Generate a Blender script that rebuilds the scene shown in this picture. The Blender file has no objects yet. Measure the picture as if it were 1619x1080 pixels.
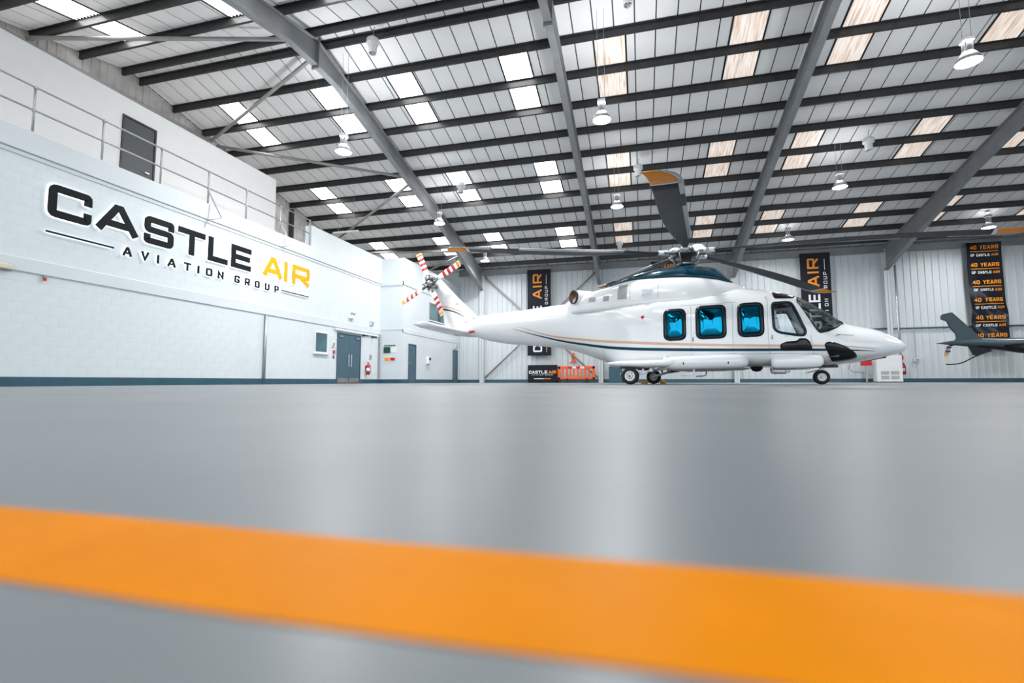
import bpy, math, random
from mathutils import Vector, Matrix
R = math.radians
random.seed(7)
S = bpy.context.scene
COL = S.collection

# ------------------------------------------------------------------ camera, world, exposure
cam_d = bpy.data.cameras.new('camera'); cam = bpy.data.objects.new('camera', cam_d); COL.objects.link(cam)
cam_d.sensor_width = 36; cam_d.lens = 778.7 * 36 / 1619
cam_d.clip_start = 0.02; cam_d.clip_end = 400
cam.matrix_world = (Matrix.Translation((0, 0, 0.0845)) @ Matrix.Rotation(R(14.56), 4, 'Z')
                    @ Matrix.Rotation(R(94.634), 4, 'X') @ Matrix.Rotation(R(-0.113), 4, 'Z'))
cam_d.dof.use_dof = True; cam_d.dof.focus_distance = 13.0; cam_d.dof.aperture_fstop = 2.6
S.camera = cam
W = bpy.data.worlds.new('overcast_sky'); S.world = W; W.use_nodes = True
bg = W.node_tree.nodes['Background']
bg.inputs[0].default_value = (0.83, 0.93, 1.0, 1); bg.inputs[1].default_value = 1.75
S.view_settings.view_transform = 'Standard'; S.view_settings.look = 'None'
S.view_settings.gamma = 1; S.view_settings.use_curve_mapping = False
S.view_settings.exposure = 0.88
S.cycles.max_bounces = 10; S.cycles.diffuse_bounces = 5; S.cycles.glossy_bounces = 5
S.cycles.transparent_max_bounces = 12; S.cycles.sample_clamp_indirect = 6
S.cycles.caustics_reflective = False; S.cycles.caustics_refractive = False

# ------------------------------------------------------------------ materials
def mat(name, col, rough=.5, metal=0, var=.06, scale=3.0, emit=None, estr=0, bump=0, bscale=40, coat=0, spec=.5):
    m = bpy.data.materials.new(name); m.use_nodes = True
    nt = m.node_tree; b = nt.nodes['Principled BSDF']
    tc = nt.nodes.new('ShaderNodeTexCoord'); nz = nt.nodes.new('ShaderNodeTexNoise')
    nz.inputs['Scale'].default_value = scale; nz.inputs['Detail'].default_value = 5
    nt.links.new(tc.outputs['Object'], nz.inputs['Vector'])
    mr = nt.nodes.new('ShaderNodeMapRange')
    mr.inputs['From Min'].default_value = .3; mr.inputs['From Max'].default_value = .7
    mr.inputs['To Min'].default_value = 1 - var; mr.inputs['To Max'].default_value = 1 + var
    nt.links.new(nz.outputs['Fac'], mr.inputs['Value'])
    vm = nt.nodes.new('ShaderNodeVectorMath'); vm.operation = 'SCALE'; vm.inputs[0].default_value = col[:3]
    nt.links.new(mr.outputs['Result'], vm.inputs['Scale'])
    nt.links.new(vm.outputs['Vector'], b.inputs['Base Color'])
    b.inputs['Roughness'].default_value = rough; b.inputs['Metallic'].default_value = metal
    b.inputs['Coat Weight'].default_value = coat; b.inputs['Coat Roughness'].default_value = .06
    b.inputs['Specular IOR Level'].default_value = spec
    if emit:
        b.inputs['Emission Color'].default_value = (*emit, 1); b.inputs['Emission Strength'].default_value = estr
    if bump:
        n2 = nt.nodes.new('ShaderNodeTexNoise'); n2.inputs['Scale'].default_value = bscale
        nt.links.new(tc.outputs['Object'], n2.inputs['Vector'])
        bp = nt.nodes.new('ShaderNodeBump'); bp.inputs['Strength'].default_value = bump; bp.inputs['Distance'].default_value = .01
        nt.links.new(n2.outputs['Fac'], bp.inputs['Height']); nt.links.new(bp.outputs['Normal'], b.inputs['Normal'])
    return m
def srgb(r, g, b):
    f = lambda c: (c/255/12.92 if c/255 <= .04045 else ((c/255+.055)/1.055)**2.4)
    return (f(r), f(g), f(b))

M = {}
M['wall'] = mat('white_masonry_paint', (.68, .725, .75), .55, var=.02, scale=1.2, bump=.15, bscale=60)
M['block'] = mat('white_painted_block', (.70, .75, .775), .5, var=.025, scale=4, bump=.25, bscale=70)
M['plaster'] = mat('white_plaster', (.78, .78, .775), .6, var=.02)
M['skirt'] = mat('slate_teal_paint', srgb(52, 88, 104), .4, var=.1)
M['clad'] = mat('pale_grey_cladding', (.62, .655, .675), .4, var=.04, scale=.8)
M['gclad'] = mat('stained_liner_sheet', (.62, .60, .58), .5, var=.22, scale=1.6)
M['panel'] = mat('roof_liner_board', (.89, .885, .88), .6, var=.04, scale=.6)
M['dark'] = mat('dark_roof_void', (.012, .012, .012), .8)
M['purlin'] = mat('dark_purlin_paint', (.030, .030, .031), .42, var=.25, scale=6)
M['steel'] = mat('grey_steel_paint', (.235, .245, .255), .4, var=.12, scale=2)
M['brace'] = mat('grey_tube_paint', (.34, .33, .325), .45, var=.1)
M['galv'] = mat('galvanised_tube', (.42, .43, .44), .35, metal=.6, var=.12, scale=15)
M['white'] = mat('white_enamel', (.82, .83, .84), .35, var=.02)
M['door'] = mat('slate_blue_door', srgb(72, 98, 112), .45, var=.05)
M['updoor'] = mat('charcoal_door', srgb(58, 64, 68), .45, var=.06)
M['frame_dk'] = mat('dark_door_frame', srgb(42, 46, 50), .45)
M['chrome'] = mat('brushed_steel', (.7, .72, .74), .25, metal=1, var=.05)
M['black'] = mat('black_plastic', (.012, .013, .014), .4)
M['rubber'] = mat('tyre_rubber', (.014, .014, .015), .75, var=.2, scale=20)
M['heli'] = mat('white_gloss_paint', (.83, .835, .84), .16, var=.012, scale=1.5, coat=.5)
M['teal'] = mat('deep_teal_paint', srgb(4, 50, 68), .10, var=.04, spec=.45)
M['tealstripe'] = mat('teal_stripe_paint', srgb(6, 58, 76), .3, spec=.25)
M['peach'] = mat('peach_stripe_paint', srgb(226, 176, 142), .25)
M['seam'] = mat('panel_seam', (.30, .31, .32), .6)
M['glassblue'] = mat('blue_mirror_glass', (.004, .16, .27), .04, metal=1, var=.12, scale=3)
M['wframe'] = mat('black_teal_window_seal', srgb(6, 26, 36), .22, spec=.25)
M['smoke'] = mat('smoked_glass', (.008, .009, .012), .08, spec=.22)
M['blade'] = mat('dark_grey_blade_paint', (.055, .062, .070), .6, var=.08, spec=.25)
M['bladele'] = mat('blade_erosion_strip', (.36, .37, .38), .32, metal=.5)
M['orange'] = mat('orange_paint', srgb(252, 152, 6), .5, var=.03, spec=.2)
M['red'] = mat('red_paint', srgb(200, 24, 30), .35)
M['hub'] = mat('rotor_hub_metal', (.30, .31, .32), .35, metal=.8, var=.3, scale=18)
M['hubdark'] = mat('rotor_hub_dark', (.04, .042, .045), .45, metal=.3, var=.3, scale=18)
M['rust'] = mat('burnt_exhaust_metal', (.16, .07, .05), .45, metal=.7, var=.5, scale=9)
M['grille'] = mat('grey_mesh_grille', (.34, .35, .36), .5, metal=.3, var=.35, scale=55)
M['seat'] = mat('pale_seat_leather', (.78, .78, .78), .5)
M['cockpit'] = mat('dark_cockpit_trim', (.07, .075, .08), .6, var=.3, scale=20)
M['heli2'] = mat('slate_grey_gloss_paint', srgb(50, 66, 74), .3, var=.05, spec=.3)
M['heli2dk'] = mat('black_gloss_belly', (.010, .012, .014), .4, spec=.2)
M['banner'] = mat('navy_black_vinyl', srgb(24, 29, 38), .5, var=.1, spec=.2)
M['banner_gloss'] = mat('crumpled_black_vinyl', srgb(22, 25, 32), .22, var=.1, spec=.5, bump=.9, bscale=2.2)
M['ban_w'] = mat('white_print', (.80, .81, .82), .4)
M['ban_o'] = mat('orange_print', srgb(240, 146, 30), .4)
M['sign_k'] = mat('black_sign_acrylic', (.006, .008, .010), .55, spec=.15)
M['sign_o'] = mat('amber_sign_acrylic', srgb(250, 172, 10), .55, spec=.2)
M['barrier'] = mat('orange_barrier_plastic', srgb(240, 96, 28), .45)
M['yellow'] = mat('yellow_chock', srgb(214, 160, 30), .5)
M['green'] = mat('green_sign', srgb(14, 72, 56), .4)
M['halo'] = mat('halo_led', (.9, .9, .9), .5, emit=(.92, .97, 1.0), estr=2.0)
M['lamp'] = mat('lamp_lens', (.9, .9, .9), .4, emit=(1, .99, .96), estr=16)
M['sky_white'] = mat('clean_skylight_sheet', (.8, .8, .8), .4, emit=(1, 1, 1), estr=4.5)

def glass(name, tint, refl=.5):
    m = bpy.data.materials.new(name); m.use_nodes = True; nt = m.node_tree; nt.nodes.clear()
    out = nt.nodes.new('ShaderNodeOutputMaterial'); mix = nt.nodes.new('ShaderNodeMixShader')
    tr = nt.nodes.new('ShaderNodeBsdfTransparent'); tr.inputs[0].default_value = (*tint, 1)
    gl = nt.nodes.new('ShaderNodeBsdfGlossy'); gl.inputs['Roughness'].default_value = .03
    lw = nt.nodes.new('ShaderNodeLayerWeight'); lw.inputs[0].default_value = .5
    pw = nt.nodes.new('ShaderNodeMath'); pw.operation = 'POWER'; pw.inputs[1].default_value = 4
    ml = nt.nodes.new('ShaderNodeMath'); ml.operation = 'MULTIPLY_ADD'; ml.inputs[1].default_value = .7; ml.inputs[2].default_value = .04+refl*.2
    nt.links.new(lw.outputs['Facing'], pw.inputs[0]); nt.links.new(pw.outputs[0], ml.inputs[0]); nt.links.new(ml.outputs[0], mix.inputs[0]); nt.links.new(tr.outputs[0], mix.inputs[1])
    nt.links.new(gl.outputs[0], mix.inputs[2]); nt.links.new(mix.outputs[0], out.inputs[0])
    return m
M['glass'] = glass('clear_cockpit_glass', (.90, .95, .97), .1)
M['screen'] = glass('tinted_windscreen_glass', (.50, .60, .62), .7)
M['winglass'] = glass('green_window_glass', (.80, .90, .92), .2)

def mat_dirty():
    m = bpy.data.materials.new('stained_skylight_sheet'); m.use_nodes = True; nt = m.node_tree; b = nt.nodes['Principled BSDF']
    g = nt.nodes.new('ShaderNodeNewGeometry'); mp = nt.nodes.new('ShaderNodeMapping')
    mp.inputs['Scale'].default_value = (20, 1.3, 1); nt.links.new(g.outputs['Position'], mp.inputs['Vector'])
    n = nt.nodes.new('ShaderNodeTexNoise'); n.inputs['Scale'].default_value = 1.0; n.inputs['Detail'].default_value = 6
    nt.links.new(mp.outputs['Vector'], n.inputs['Vector'])
    r = nt.nodes.new('ShaderNodeValToRGB'); e = r.color_ramp.elements
    e[0].position = .34; e[0].color = (*srgb(198, 174, 156), 1)
    e[1].position = .60; e[1].color = (*srgb(236, 226, 218), 1)
    x = r.color_ramp.elements.new(.46); x.color = (*srgb(220, 204, 192), 1)
    nt.links.new(n.outputs['Fac'], r.inputs['Fac'])
    nt.links.new(r.outputs['Color'], b.inputs['Base Color'])
    nt.links.new(r.outputs['Color'], b.inputs['Emission Color']); b.inputs['Emission Strength'].default_value = .36
    b.inputs['Roughness'].default_value = .5
    return m
M['sky_dirty'] = mat_dirty()

def mat_floor():
    m = bpy.data.materials.new('grey_epoxy_floor'); m.use_nodes = True; nt = m.node_tree; b = nt.nodes['Principled BSDF']
    tc = nt.nodes.new('ShaderNodeTexCoord')
    n = nt.nodes.new('ShaderNodeTexNoise'); n.inputs['Scale'].default_value = .9; n.inputs['Detail'].default_value = 7
    nt.links.new(tc.outputs['Object'], n.inputs['Vector'])
    r = nt.nodes.new('ShaderNodeValToRGB'); e = r.color_ramp.elements
    e[0].position = .3; e[0].color = (.165, .178, .187, 1); e[1].position = .72; e[1].color = (.215, .228, .236, 1)
    nt.links.new(n.outputs['Fac'], r.inputs['Fac']); nt.links.new(r.outputs['Color'], b.inputs['Base Color'])
    n2 = nt.nodes.new('ShaderNodeTexNoise'); n2.inputs['Scale'].default_value = 2.3; n2.inputs['Detail'].default_value = 4
    nt.links.new(tc.outputs['Object'], n2.inputs['Vector'])
    mr = nt.nodes.new('ShaderNodeMapRange'); mr.inputs['To Min'].default_value = .33; mr.inputs['To Max'].default_value = .43
    nt.links.new(n2.outputs['Fac'], mr.inputs['Value']); nt.links.new(mr.outputs['Result'], b.inputs['Roughness'])
    n3 = nt.nodes.new('ShaderNodeTexNoise'); n3.inputs['Scale'].default_value = 9; n3.inputs['Detail'].default_value = 3
    nt.links.new(tc.outputs['Object'], n3.inputs['Vector'])
    bp = nt.nodes.new('ShaderNodeBump'); bp.inputs['Strength'].default_value = .05; bp.inputs['Distance'].default_value = .003
    nt.links.new(n3.outputs['Fac'], bp.inputs['Height']); nt.links.new(bp.outputs['Normal'], b.inputs['Normal'])
    return m
M['floor'] = mat_floor()
M['apron'] = mat('pale_bounce_concrete', (.55, .55, .54), .8, var=.08, scale=.5)
M['line'] = mat('orange_floor_paint', (.80, .245, 0), .45, var=.07, scale=14, bump=.05, bscale=30, spec=.03)

# ------------------------------------------------------------------ mesh helpers
def link(name, me, m, parent=None, smooth=False):
    o = bpy.data.objects.new(name, me); COL.objects.link(o)
    if m is not None and not me.materials: me.materials.append(M[m] if isinstance(m, str) else m)
    if smooth:
        for p in me.polygons: p.use_smooth = True
    if parent: o.parent = parent
    return o
class MB:
    def __init__(s): s.v = []; s.f = []
    def quad_strip(s): pass
    def add(s, vs, fs):
        k = len(s.v); s.v += [tuple(v) for v in vs]; s.f += [tuple(i + k for i in f) for f in fs]; return s
    def box(s, a, b):
        x0, y0, z0 = a; x1, y1, z1 = b
        x0, x1 = min(x0, x1), max(x0, x1); y0, y1 = min(y0, y1), max(y0, y1); z0, z1 = min(z0, z1), max(z0, z1)
        return s.add([(x0,y0,z0),(x1,y0,z0),(x1,y1,z0),(x0,y1,z0),(x0,y0,z1),(x1,y0,z1),(x1,y1,z1),(x0,y1,z1)],
            [(0,3,2,1),(4,5,6,7),(0,1,5,4),(1,2,6,5),(2,3,7,6),(3,0,4,7)])
    def bbox(s, a, b, c=.01):
        # chamfered box
        (x0,y0,z0),(x1,y1,z1) = a, b
        x0, x1 = min(x0, x1), max(x0, x1); y0, y1 = min(y0, y1), max(y0, y1); z0, z1 = min(z0, z1), max(z0, z1)
        c = min(c, (x1-x0)*.45, (y1-y0)*.45, (z1-z0)*.45)
        def ring(z, i): return [(x0+i,y0,z),(x1-i,y0,z),(x1,y0+i,z),(x1,y1-i,z),(x1-i,y1,z),(x0+i,y1,z),(x0,y1-i,z),(x0,y0+i,z)]
        def ring2(z, i): return [(x0+c+i*0,y0+c,z),(x1-c,y0+c,z),(x1-c,y0+c,z),(x1-c,y1-c,z),(x1-c,y1-c,z),(x0+c,y1-c,z),(x0+c,y1-c,z),(x0+c,y0+c,z)]
        rs = [ring(z0+c, c), ring(z1-c, c)]
        vs = rs[0] + rs[1] + [(x0+c,y0+c,z0),(x1-c,y0+c,z0),(x1-c,y1-c,z0),(x0+c,y1-c,z0),(x0+c,y0+c,z1),(x1-c,y0+c,z1),(x1-c,y1-c,z1),(x0+c,y1-c,z1)]
        f = [(i,(i+1)%8,8+(i+1)%8,8+i) for i in range(8)]
        f += [(16,19,18,17),(20,21,22,23)]
        f += [(1,0,16,17),(3,2,17,18),(5,4,18,19),(7,6,19,16),(2,1,17),(4,3,18),(6,5,19),(0,7,16)]
        f += [(8,9,21,20),(10,11,22,21),(12,13,23,22),(14,15,20,23),(9,10,21),(11,12,22),(13,14,23),(15,8,20)]
        return s.add(vs, f)
    def tube(s, p0, p1, r, n=10, r1=None, caps=True):
        p0 = Vector(p0); p1 = Vector(p1); d = (p1 - p0).normalized()
        u = d.orthogonal().normalized(); w = d.cross(u); r1 = r if r1 is None else r1
        vs = []
        for p, rr in ((p0, r), (p1, r1)):
            for i in range(n):
                a = 2*math.pi*i/n; vs.append(p + u*math.cos(a)*rr + w*math.sin(a)*rr)
        f = [(i, (i+1) % n, n+(i+1) % n, n+i) for i in range(n)]
        if caps: f += [tuple(range(n-1, -1, -1)), tuple(range(n, 2*n))]
        return s.add(vs, f)
    def path(s, pts, r, n=8):
        pts = [Vector(p) for p in pts]; vs = []; fs = []
        u = None
        for i, p in enumerate(pts):
            d = (pts[min(i+1, len(pts)-1)] - pts[max(i-1, 0)]).normalized()
            if u is None: u = d.orthogonal().normalized()
            u = (u - d*u.dot(d)).normalized(); w = d.cross(u)
            for k in range(n):
                a = 2*math.pi*k/n; vs.append(p + (u*math.cos(a) + w*math.sin(a))*r)
        for i in range(len(pts)-1):
            for k in range(n): fs.append((i*n+k, i*n+(k+1) % n, (i+1)*n+(k+1) % n, (i+1)*n+k))
        fs += [tuple(range(n-1, -1, -1)), tuple((len(pts)-1)*n+k for k in range(n))]
        return s.add(vs, fs)
    def lathe(s, prof, o, ax=(0,0,1), n=24, closed=False):
        o = Vector(o); d = Vector(ax).normalized(); u = d.orthogonal().normalized(); w = d.cross(u); vs = []; fs = []
        for r, h in prof:
            for k in range(n):
                a = 2*math.pi*k/n; vs.append(o + d*h + (u*math.cos(a)+w*math.sin(a))*r)
        m = len(prof)
        for i in range(m-1 if not closed else m):
            j = (i+1) % m
            for k in range(n): fs.append((i*n+k, i*n+(k+1) % n, j*n+(k+1) % n, j*n+k))
        return s.add(vs, fs)
    def prism(s, poly, fn, t0, t1):
        n = len(poly); vs = [fn(a, b, t0) for a, b in poly] + [fn(a, b, t1) for a, b in poly]
        f = [(i, (i+1) % n, n+(i+1) % n, n+i) for i in range(n)] + [tuple(range(n-1,-1,-1)), tuple(range(n, 2*n))]
        return s.add(vs, f)
    def loft(s, rings, caps=True):
        n = len(rings[0]); k = len(s.v)
        vs = [p for r in rings for p in r]; fs = []
        for i in range(len(rings)-1):
            for j in range(n): fs.append((i*n+j, i*n+(j+1) % n, (i+1)*n+(j+1) % n, (i+1)*n+j))
        if caps: fs += [tuple(range(n-1,-1,-1)), tuple((len(rings)-1)*n+j for j in range(n))]
        return s.add(vs, fs)
    def mesh(s, name):
        me = bpy.data.meshes.new(name); me.from_pydata(s.v, [], s.f); me.update()
        bm_fix(me); return me
    def build(s, name, m, parent=None, smooth=False):
        return link(name, s.mesh(name), m, parent, smooth)
def bm_fix(me):
    import bmesh
    bm = bmesh.new(); bm.from_mesh(me); bmesh.ops.recalc_face_normals(bm, faces=bm.faces); bm.to_mesh(me); bm.free()
def auto_smooth(o, ang=40):
    me = o.data
    for p in me.polygons: p.use_smooth = True
    try: me.set_sharp_from_angle(angle=R(ang))
    except Exception: pass
    return o
def tag(o, label, cat=None, group=None, kind=None):
    o['label'] = label
    if cat: o['category'] = cat
    if group: o['group'] = group
    if kind: o['kind'] = kind
    return o
def empty(name, loc=(0,0,0), rz=0):
    o = bpy.data.objects.new(name, None); COL.objects.link(o); o.location = loc; o.rotation_euler.z = rz
    o.empty_display_size = .2
    return o
def struct(o, label, cat): return tag(o, label, cat, kind='structure')
def copy_tree(o, parent=None):
    c = o.copy(); COL.objects.link(c)
    if parent: c.parent = parent
    for ch in [x for x in o.children]: copy_tree(ch, c)
    return c

# ------------------------------------------------------------------ stroke lettering
GL = {
 'A': [[(0,0),(.44,1),(.56,1),(1,0)], [(.15,.27),(.85,.27)]], 'C': [[(1,.80),(1,1),(0,1),(0,0),(1,0),(1,.20)]],
 'S': [[(1,.84),(1,1),(0,1),(0,.52),(1,.52),(1,0),(0,0),(0,.16)]], 'T': [[(0,1),(1,1)],[(.5,1),(.5,0)]],
 'L': [[(0,1),(0,0),(1,0)]], 'E': [[(1,1),(0,1),(0,0),(1,0)],[(0,.5),(.92,.5)]], 'I': [[(.5,0),(.5,1)]],
 'R': [[(0,0),(0,1)],[(0,1),(1,1),(1,.42),(0,.42)],[(.45,.42),(1,0)]], 'V': [[(0,1),(.5,0),(1,1)]],
 'O': [[(0,0),(0,1),(1,1),(1,0),(0,0)]], 'N': [[(0,0),(0,1),(1,0),(1,1)]],
 'G': [[(1,.86),(1,1),(0,1),(0,0),(1,0),(1,.40),(.62,.40)]], 'U': [[(0,1),(0,0),(1,0),(1,1)]],
 'P': [[(0,0),(0,1)],[(0,1),(1,1),(1,.42),(0,.42)]], 'Y': [[(0,1),(.5,.45),(1,1)],[(.5,.45),(.5,0)]],
 'F': [[(0,0),(0,1),(1,1)],[(0,.52),(.9,.52)]], '4': [[(.8,0),(.8,1),(0,.3),(1.1,.3)]], '0': [[(0,0),(0,1),(1,1),(1,0),(0,0)]],
 '-': [[(0,.5),(1,.5)]], 'K': [[(0,0),(0,1)],[(1,1),(0,.45),(1,0)]],
}
def round_pl(pts, r):
    out = []; n = len(pts); closed = n > 2 and (Vector(pts[0])-Vector(pts[-1])).length < 1e-6
    P = [Vector(p) for p in pts]
    if closed: P = P[:-1]
    if r <= 0: return P, closed
    m = len(P)
    for i in range(m):
        if not closed and i in (0, m-1): out.append(P[i]); continue
        a, b, c = P[i-1], P[i], P[(i+1) % m]
        d0 = (a-b); d1 = (c-b); k = min(r, d0.length*.48, d1.length*.48)
        if d0.normalized().dot(d1.normalized()) > .55: out.append(b); continue
        p0 = b + d0.normalized()*k; p1 = b + d1.normalized()*k
        for t in (0, .33, .67, 1): out.append(p0*(1-t)**2 + b*2*t*(1-t) + p1*t*t)
    return out, closed
def strokes(mb, ch, x, y, w, h, t, fn, z0, z1, rr=.9):
    """fn(u, v, d) maps text plane to 3d; strokes of width t in a w x h box with corner (x, y)"""
    rr = .5 if ch in 'CSOGUP0' else (.35 if ch in 'R' else 0)
    for ip, pl in enumerate(GL.get(ch, [])):
        zz1 = z1 + ip*.0012*(1 if z1 > z0 else -1)
        pts = [(x+t/2+u*(w-t) if w > t else x+w/2, y+t/2+v*(h-t)) for u, v in pl]
        # verticals that end free reach the full height
        P, closed = round_pl(pts, t*rr)
        if not closed:
            for e, nb in ((0, 1), (-1, -2)):
                d = (P[e]-P[nb]).normalized()
                if abs(d.x) < .999 or True: P[e] = P[e] + d*t*.5*(1 if abs(d.y) > .9 or abs(d.x) > .9 else .55)
        n = len(P); L_ = []; R_ = []
        for i in range(n):
            if closed: a, c = P[i-1], P[(i+1) % n]
            else: a, c = P[max(i-1, 0)], P[min(i+1, n-1)]
            d0 = (P[i]-a); d1 = (c-P[i])
            if d0.length < 1e-9: d0 = d1
            if d1.length < 1e-9: d1 = d0
            n0 = Vector((-d0.y, d0.x)).normalized(); n1 = Vector((-d1.y, d1.x)).normalized()
            m = (n0+n1)
            m = m.normalized() if m.length > 1e-6 else n0
            k = min(1/max(m.dot(n0), .3), 1.8)
            L_.append(P[i]+m*t*.5*k); R_.append(P[i]-m*t*.5*k)
        vs = []; 
        for z in (z0, zz1):
            vs += [fn(p.x, p.y, z) for p in L_] + [fn(p.x, p.y, z) for p in R_]
        fs = []
        for i in range(n if closed else n-1):
            j = (i+1) % n
            fs += [(i,j,n+j,n+i),(2*n+i,3*n+i,3*n+j,2*n+j),(i,2*n+i,2*n+j,j),(n+i,n+j,3*n+j,3*n+i)]
        if not closed: fs += [(0,n,3*n,2*n),(n-1,3*n-1,4*n-1,2*n-1)]
        mb.add(vs, fs)
def layout(s, x, h, t, cw=.8, gap=.25, total=None):
    """(character, x, width) for each letter; cw and gap are fractions of h, total stretches the line"""
    wid = {'I': t/h, ' ': cw*.6}; ws = [wid.get(c, cw)*h for c in s]
    full = sum(ws) + gap*h*(len(s)-1); k = 1 if total is None else total/full; out = []
    for c, w in zip(s, ws):
        if c != ' ': out.append((c, x, t if c == 'I' else max(w*k, t)))
        x += (w + gap*h)*k
    return out
def put(E_, s, x, y, h, t, fn, cw, gap, total, m):
    for c, xx, ww in layout(s, x, h, t, cw, gap, total):
        g = MB(); strokes(g, c, xx, y, ww, h, t, fn, 0, .005); g.build('letter', m, E_)

# ------------------------------------------------------------------ building constants
XL, XG, X2 = -12.6, -17.35, -11.31
D, D1 = 30.0, 22.13
YR, ZR, SL = 12.79, 11.12, .22
FX = [-17.2, -9.72, -2.27, 5.22, 12.69, 20.16, 27.6]
XE, YF = 27.75, -4.4
def zp(y): return ZR - SL*abs(y-YR)
ang = math.atan(SL)

# ------------------------------------------------------------------ floor
o = MB().add([(-18,YF,0),(28.2,YF,0),(28.2,32,0),(-18,32,0)], [(0,1,2,3)]).build('floor', 'floor')
ap = MB().add([(-60,-60,-.004),(70,-60,-.004),(70,YF,-.004),(-60,YF,-.004)], [(0,1,2,3)]).build('apron', 'apron')  # unseen ground, added pale to bounce daylight up onto the roof
struct(ap, 'unseen concrete apron outside the open hangar doors, pale to bounce daylight in', 'apron')
struct(o, 'glossy grey epoxy hangar floor', 'floor'); FLOOR = o
mb = MB(); n = 160; vs = []; x0, x1 = -6.0, 8.0
for i in range(n+1):
    x = x0 + (x1-x0)*i/n; wv = .0012*math.sin(x*9.1) + .0009*math.sin(x*23+1)
    vs += [(x, .1555+wv, .0006), (x, .2435+wv*.6+.001*math.sin(x*13), .0006)]
mb.add(vs, [(2*i, 2*i+2, 2*i+3, 2*i+1) for i in range(n)])
o = mb.build('painted_line', 'line', FLOOR); tag(o, 'orange painted floor line')

# ------------------------------------------------------------------ left wall
def wall(name, a, b, m, label):
    o = MB().box(a, b).build(name, m); return struct(o, label, 'wall')
WL = wall('wall_left', (XL-.25, YF, 0), (XL-.002, D1, 5.1), 'wall', 'white painted blockwork wall carrying the illuminated sign')
# block courses
bw, bh, jt = .44, .222, .003
def block_mesh(w):
    me = MB().add([(0,0,0),(0,w,0),(0,w,bh-jt),(0,0,bh-jt),(.002,.005,.005),(.002,w-.005,.005),(.002,w-.005,bh-jt-.005),(.002,.005,bh-jt-.005)],
        [(4,5,6,7),(0,1,5,4),(1,2,6,5),(2,3,7,6),(3,0,4,7)]).mesh('block'); me.materials.append(M['block']); return me
full = block_mesh(bw-jt); cand = []
# openings: window, double doors, downpipe strip kept clear
holes = [(16.95, 17.95, 1.15, 2.2), (18.5, 20.42, -.1, 2.26)]
def blocked(y, z): return any(y < h[1] and y+bw > h[0] and z < h[3] and z+bh > h[2] for h in holes)
for zone in ((.205, 10), (2.722, 10)):
    for r in range(zone[1]):
        z = zone[0] + r*bh
        y = 3.0 + (bw/2 if r % 2 else 0)
        while y < D1-bw:
            if not blocked(y, z): cand.append((y, z))
            y += bw
cand.sort(key=lambda c: (abs(c[0]-9.5) if c[0] > 5.5 else 100))
for y, z in cand[:300]:
    o = bpy.data.objects.new('block', full); COL.objects.link(o); o.parent = WL; o.location = (XL-.002, y, z)
mb = MB()
for y, z in cand[300:]:
    mb.add([(XL-.002+a, y+b, z+c) for a, b, c in [v.co for v in full.vertices]], [tuple(p.vertices) for p in full.polygons])
o = mb.build('blockwork', 'block', WL); o['kind'] = 'stuff'
# concrete band, coping
o = MB().bbox((XL-.2, YF, 2.417), (XL+.035, D1, 2.718), .012).build('concrete_band', 'wall', WL)
o = MB().bbox((XL-.3, YF, 4.98), (XL+.06, D1, 5.47), .015).build('coping_slab', 'wall', WL)
o = MB().bbox((XL-.3, YF, 4.88), (XL+.025, D1, 4.975), .01).build('coping_drip', 'wall', WL)
o = MB().box((XL-.25, 16.6, 5.4), (XL+.045, D1, 6.31)).build('parapet', 'wall', WL)
struct(MB().box((XL-.1, YF, 0), (XL+.012, 18.55, .2)).build('baseboard_left', 'skirt'), 'slate teal painted skirting band below the sign wall', 'baseboard')
o = MB().box((XL-.1, 20.4, 0), (XL+.012, D1, .2)).build('skirting', 'skirt', bpy.data.objects['baseboard_left'])
# corner walls
WF = wall('wall_corner', (XL-.25, D1, 0), (X2, D1+.25, 6.28), 'wall', 'short white corner wall with green safety board')
o = MB().box((XL, D1-.02, 2.66), (X2, D1, 2.72)).build('ledge', 'wall', WF)
WJ = wall('wall_annexe', (X2-.25, D1+.25, 0), (X2, D, 6.28), 'wall', 'white annexe wall with two slate doors behind the tail')
o = MB().bbox((X2-.05, D1, 2.5), (X2+.02, D, 2.74), .008).build('ledge', 'wall', WJ)
MB().bbox((X2-.05, D1-.04, 4.9), (X2+.03, D, 5.1), .008).build('upper_ledge', 'wall', WJ)
MB().bbox((XL, D1-.04, 4.9), (X2+.02, D1+.02, 5.1), .008).build('upper_ledge', 'wall', WF)
struct(MB().box((XL+.012, D1-.012, 0), (X2, D1, .2)).build('baseboard_corner', 'skirt'), 'slate skirting under the green safety board', 'baseboard')
b = struct(MB().box((X2, D1-.012, 0), (X2+.012, 22.72, .2)).build('baseboard_annexe', 'skirt'), 'slate skirting along the annexe wall with two doors', 'baseboard')
MB().box((X2, 23.55, 0), (X2+.012, 28.8, .2)).build('skirting', 'skirt', b)
MB().box((X2, 29.62, 0), (X2+.012, D, .2)).build('skirting', 'skirt', b)
# roofs of annexe / walkway
struct(MB().box((XG, 16.65, 5.2), (XL-.26, D, 5.35)).build('annexe_roof', 'plaster'), 'flat white roof slab over the annexe', 'roof')
struct(MB().box((-14.1, YF, 5.2), (XL-.3, 16.62, 5.42)).build('walkway_slab', 'plaster'), 'upper walkway slab behind the guard rail', 'walkway')
WU = wall('wall_upper', (XG, YF, 5.42), (-13.9, 16.12, 8.12), 'plaster', 'plain white upper storey wall behind the guard rail')
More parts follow.
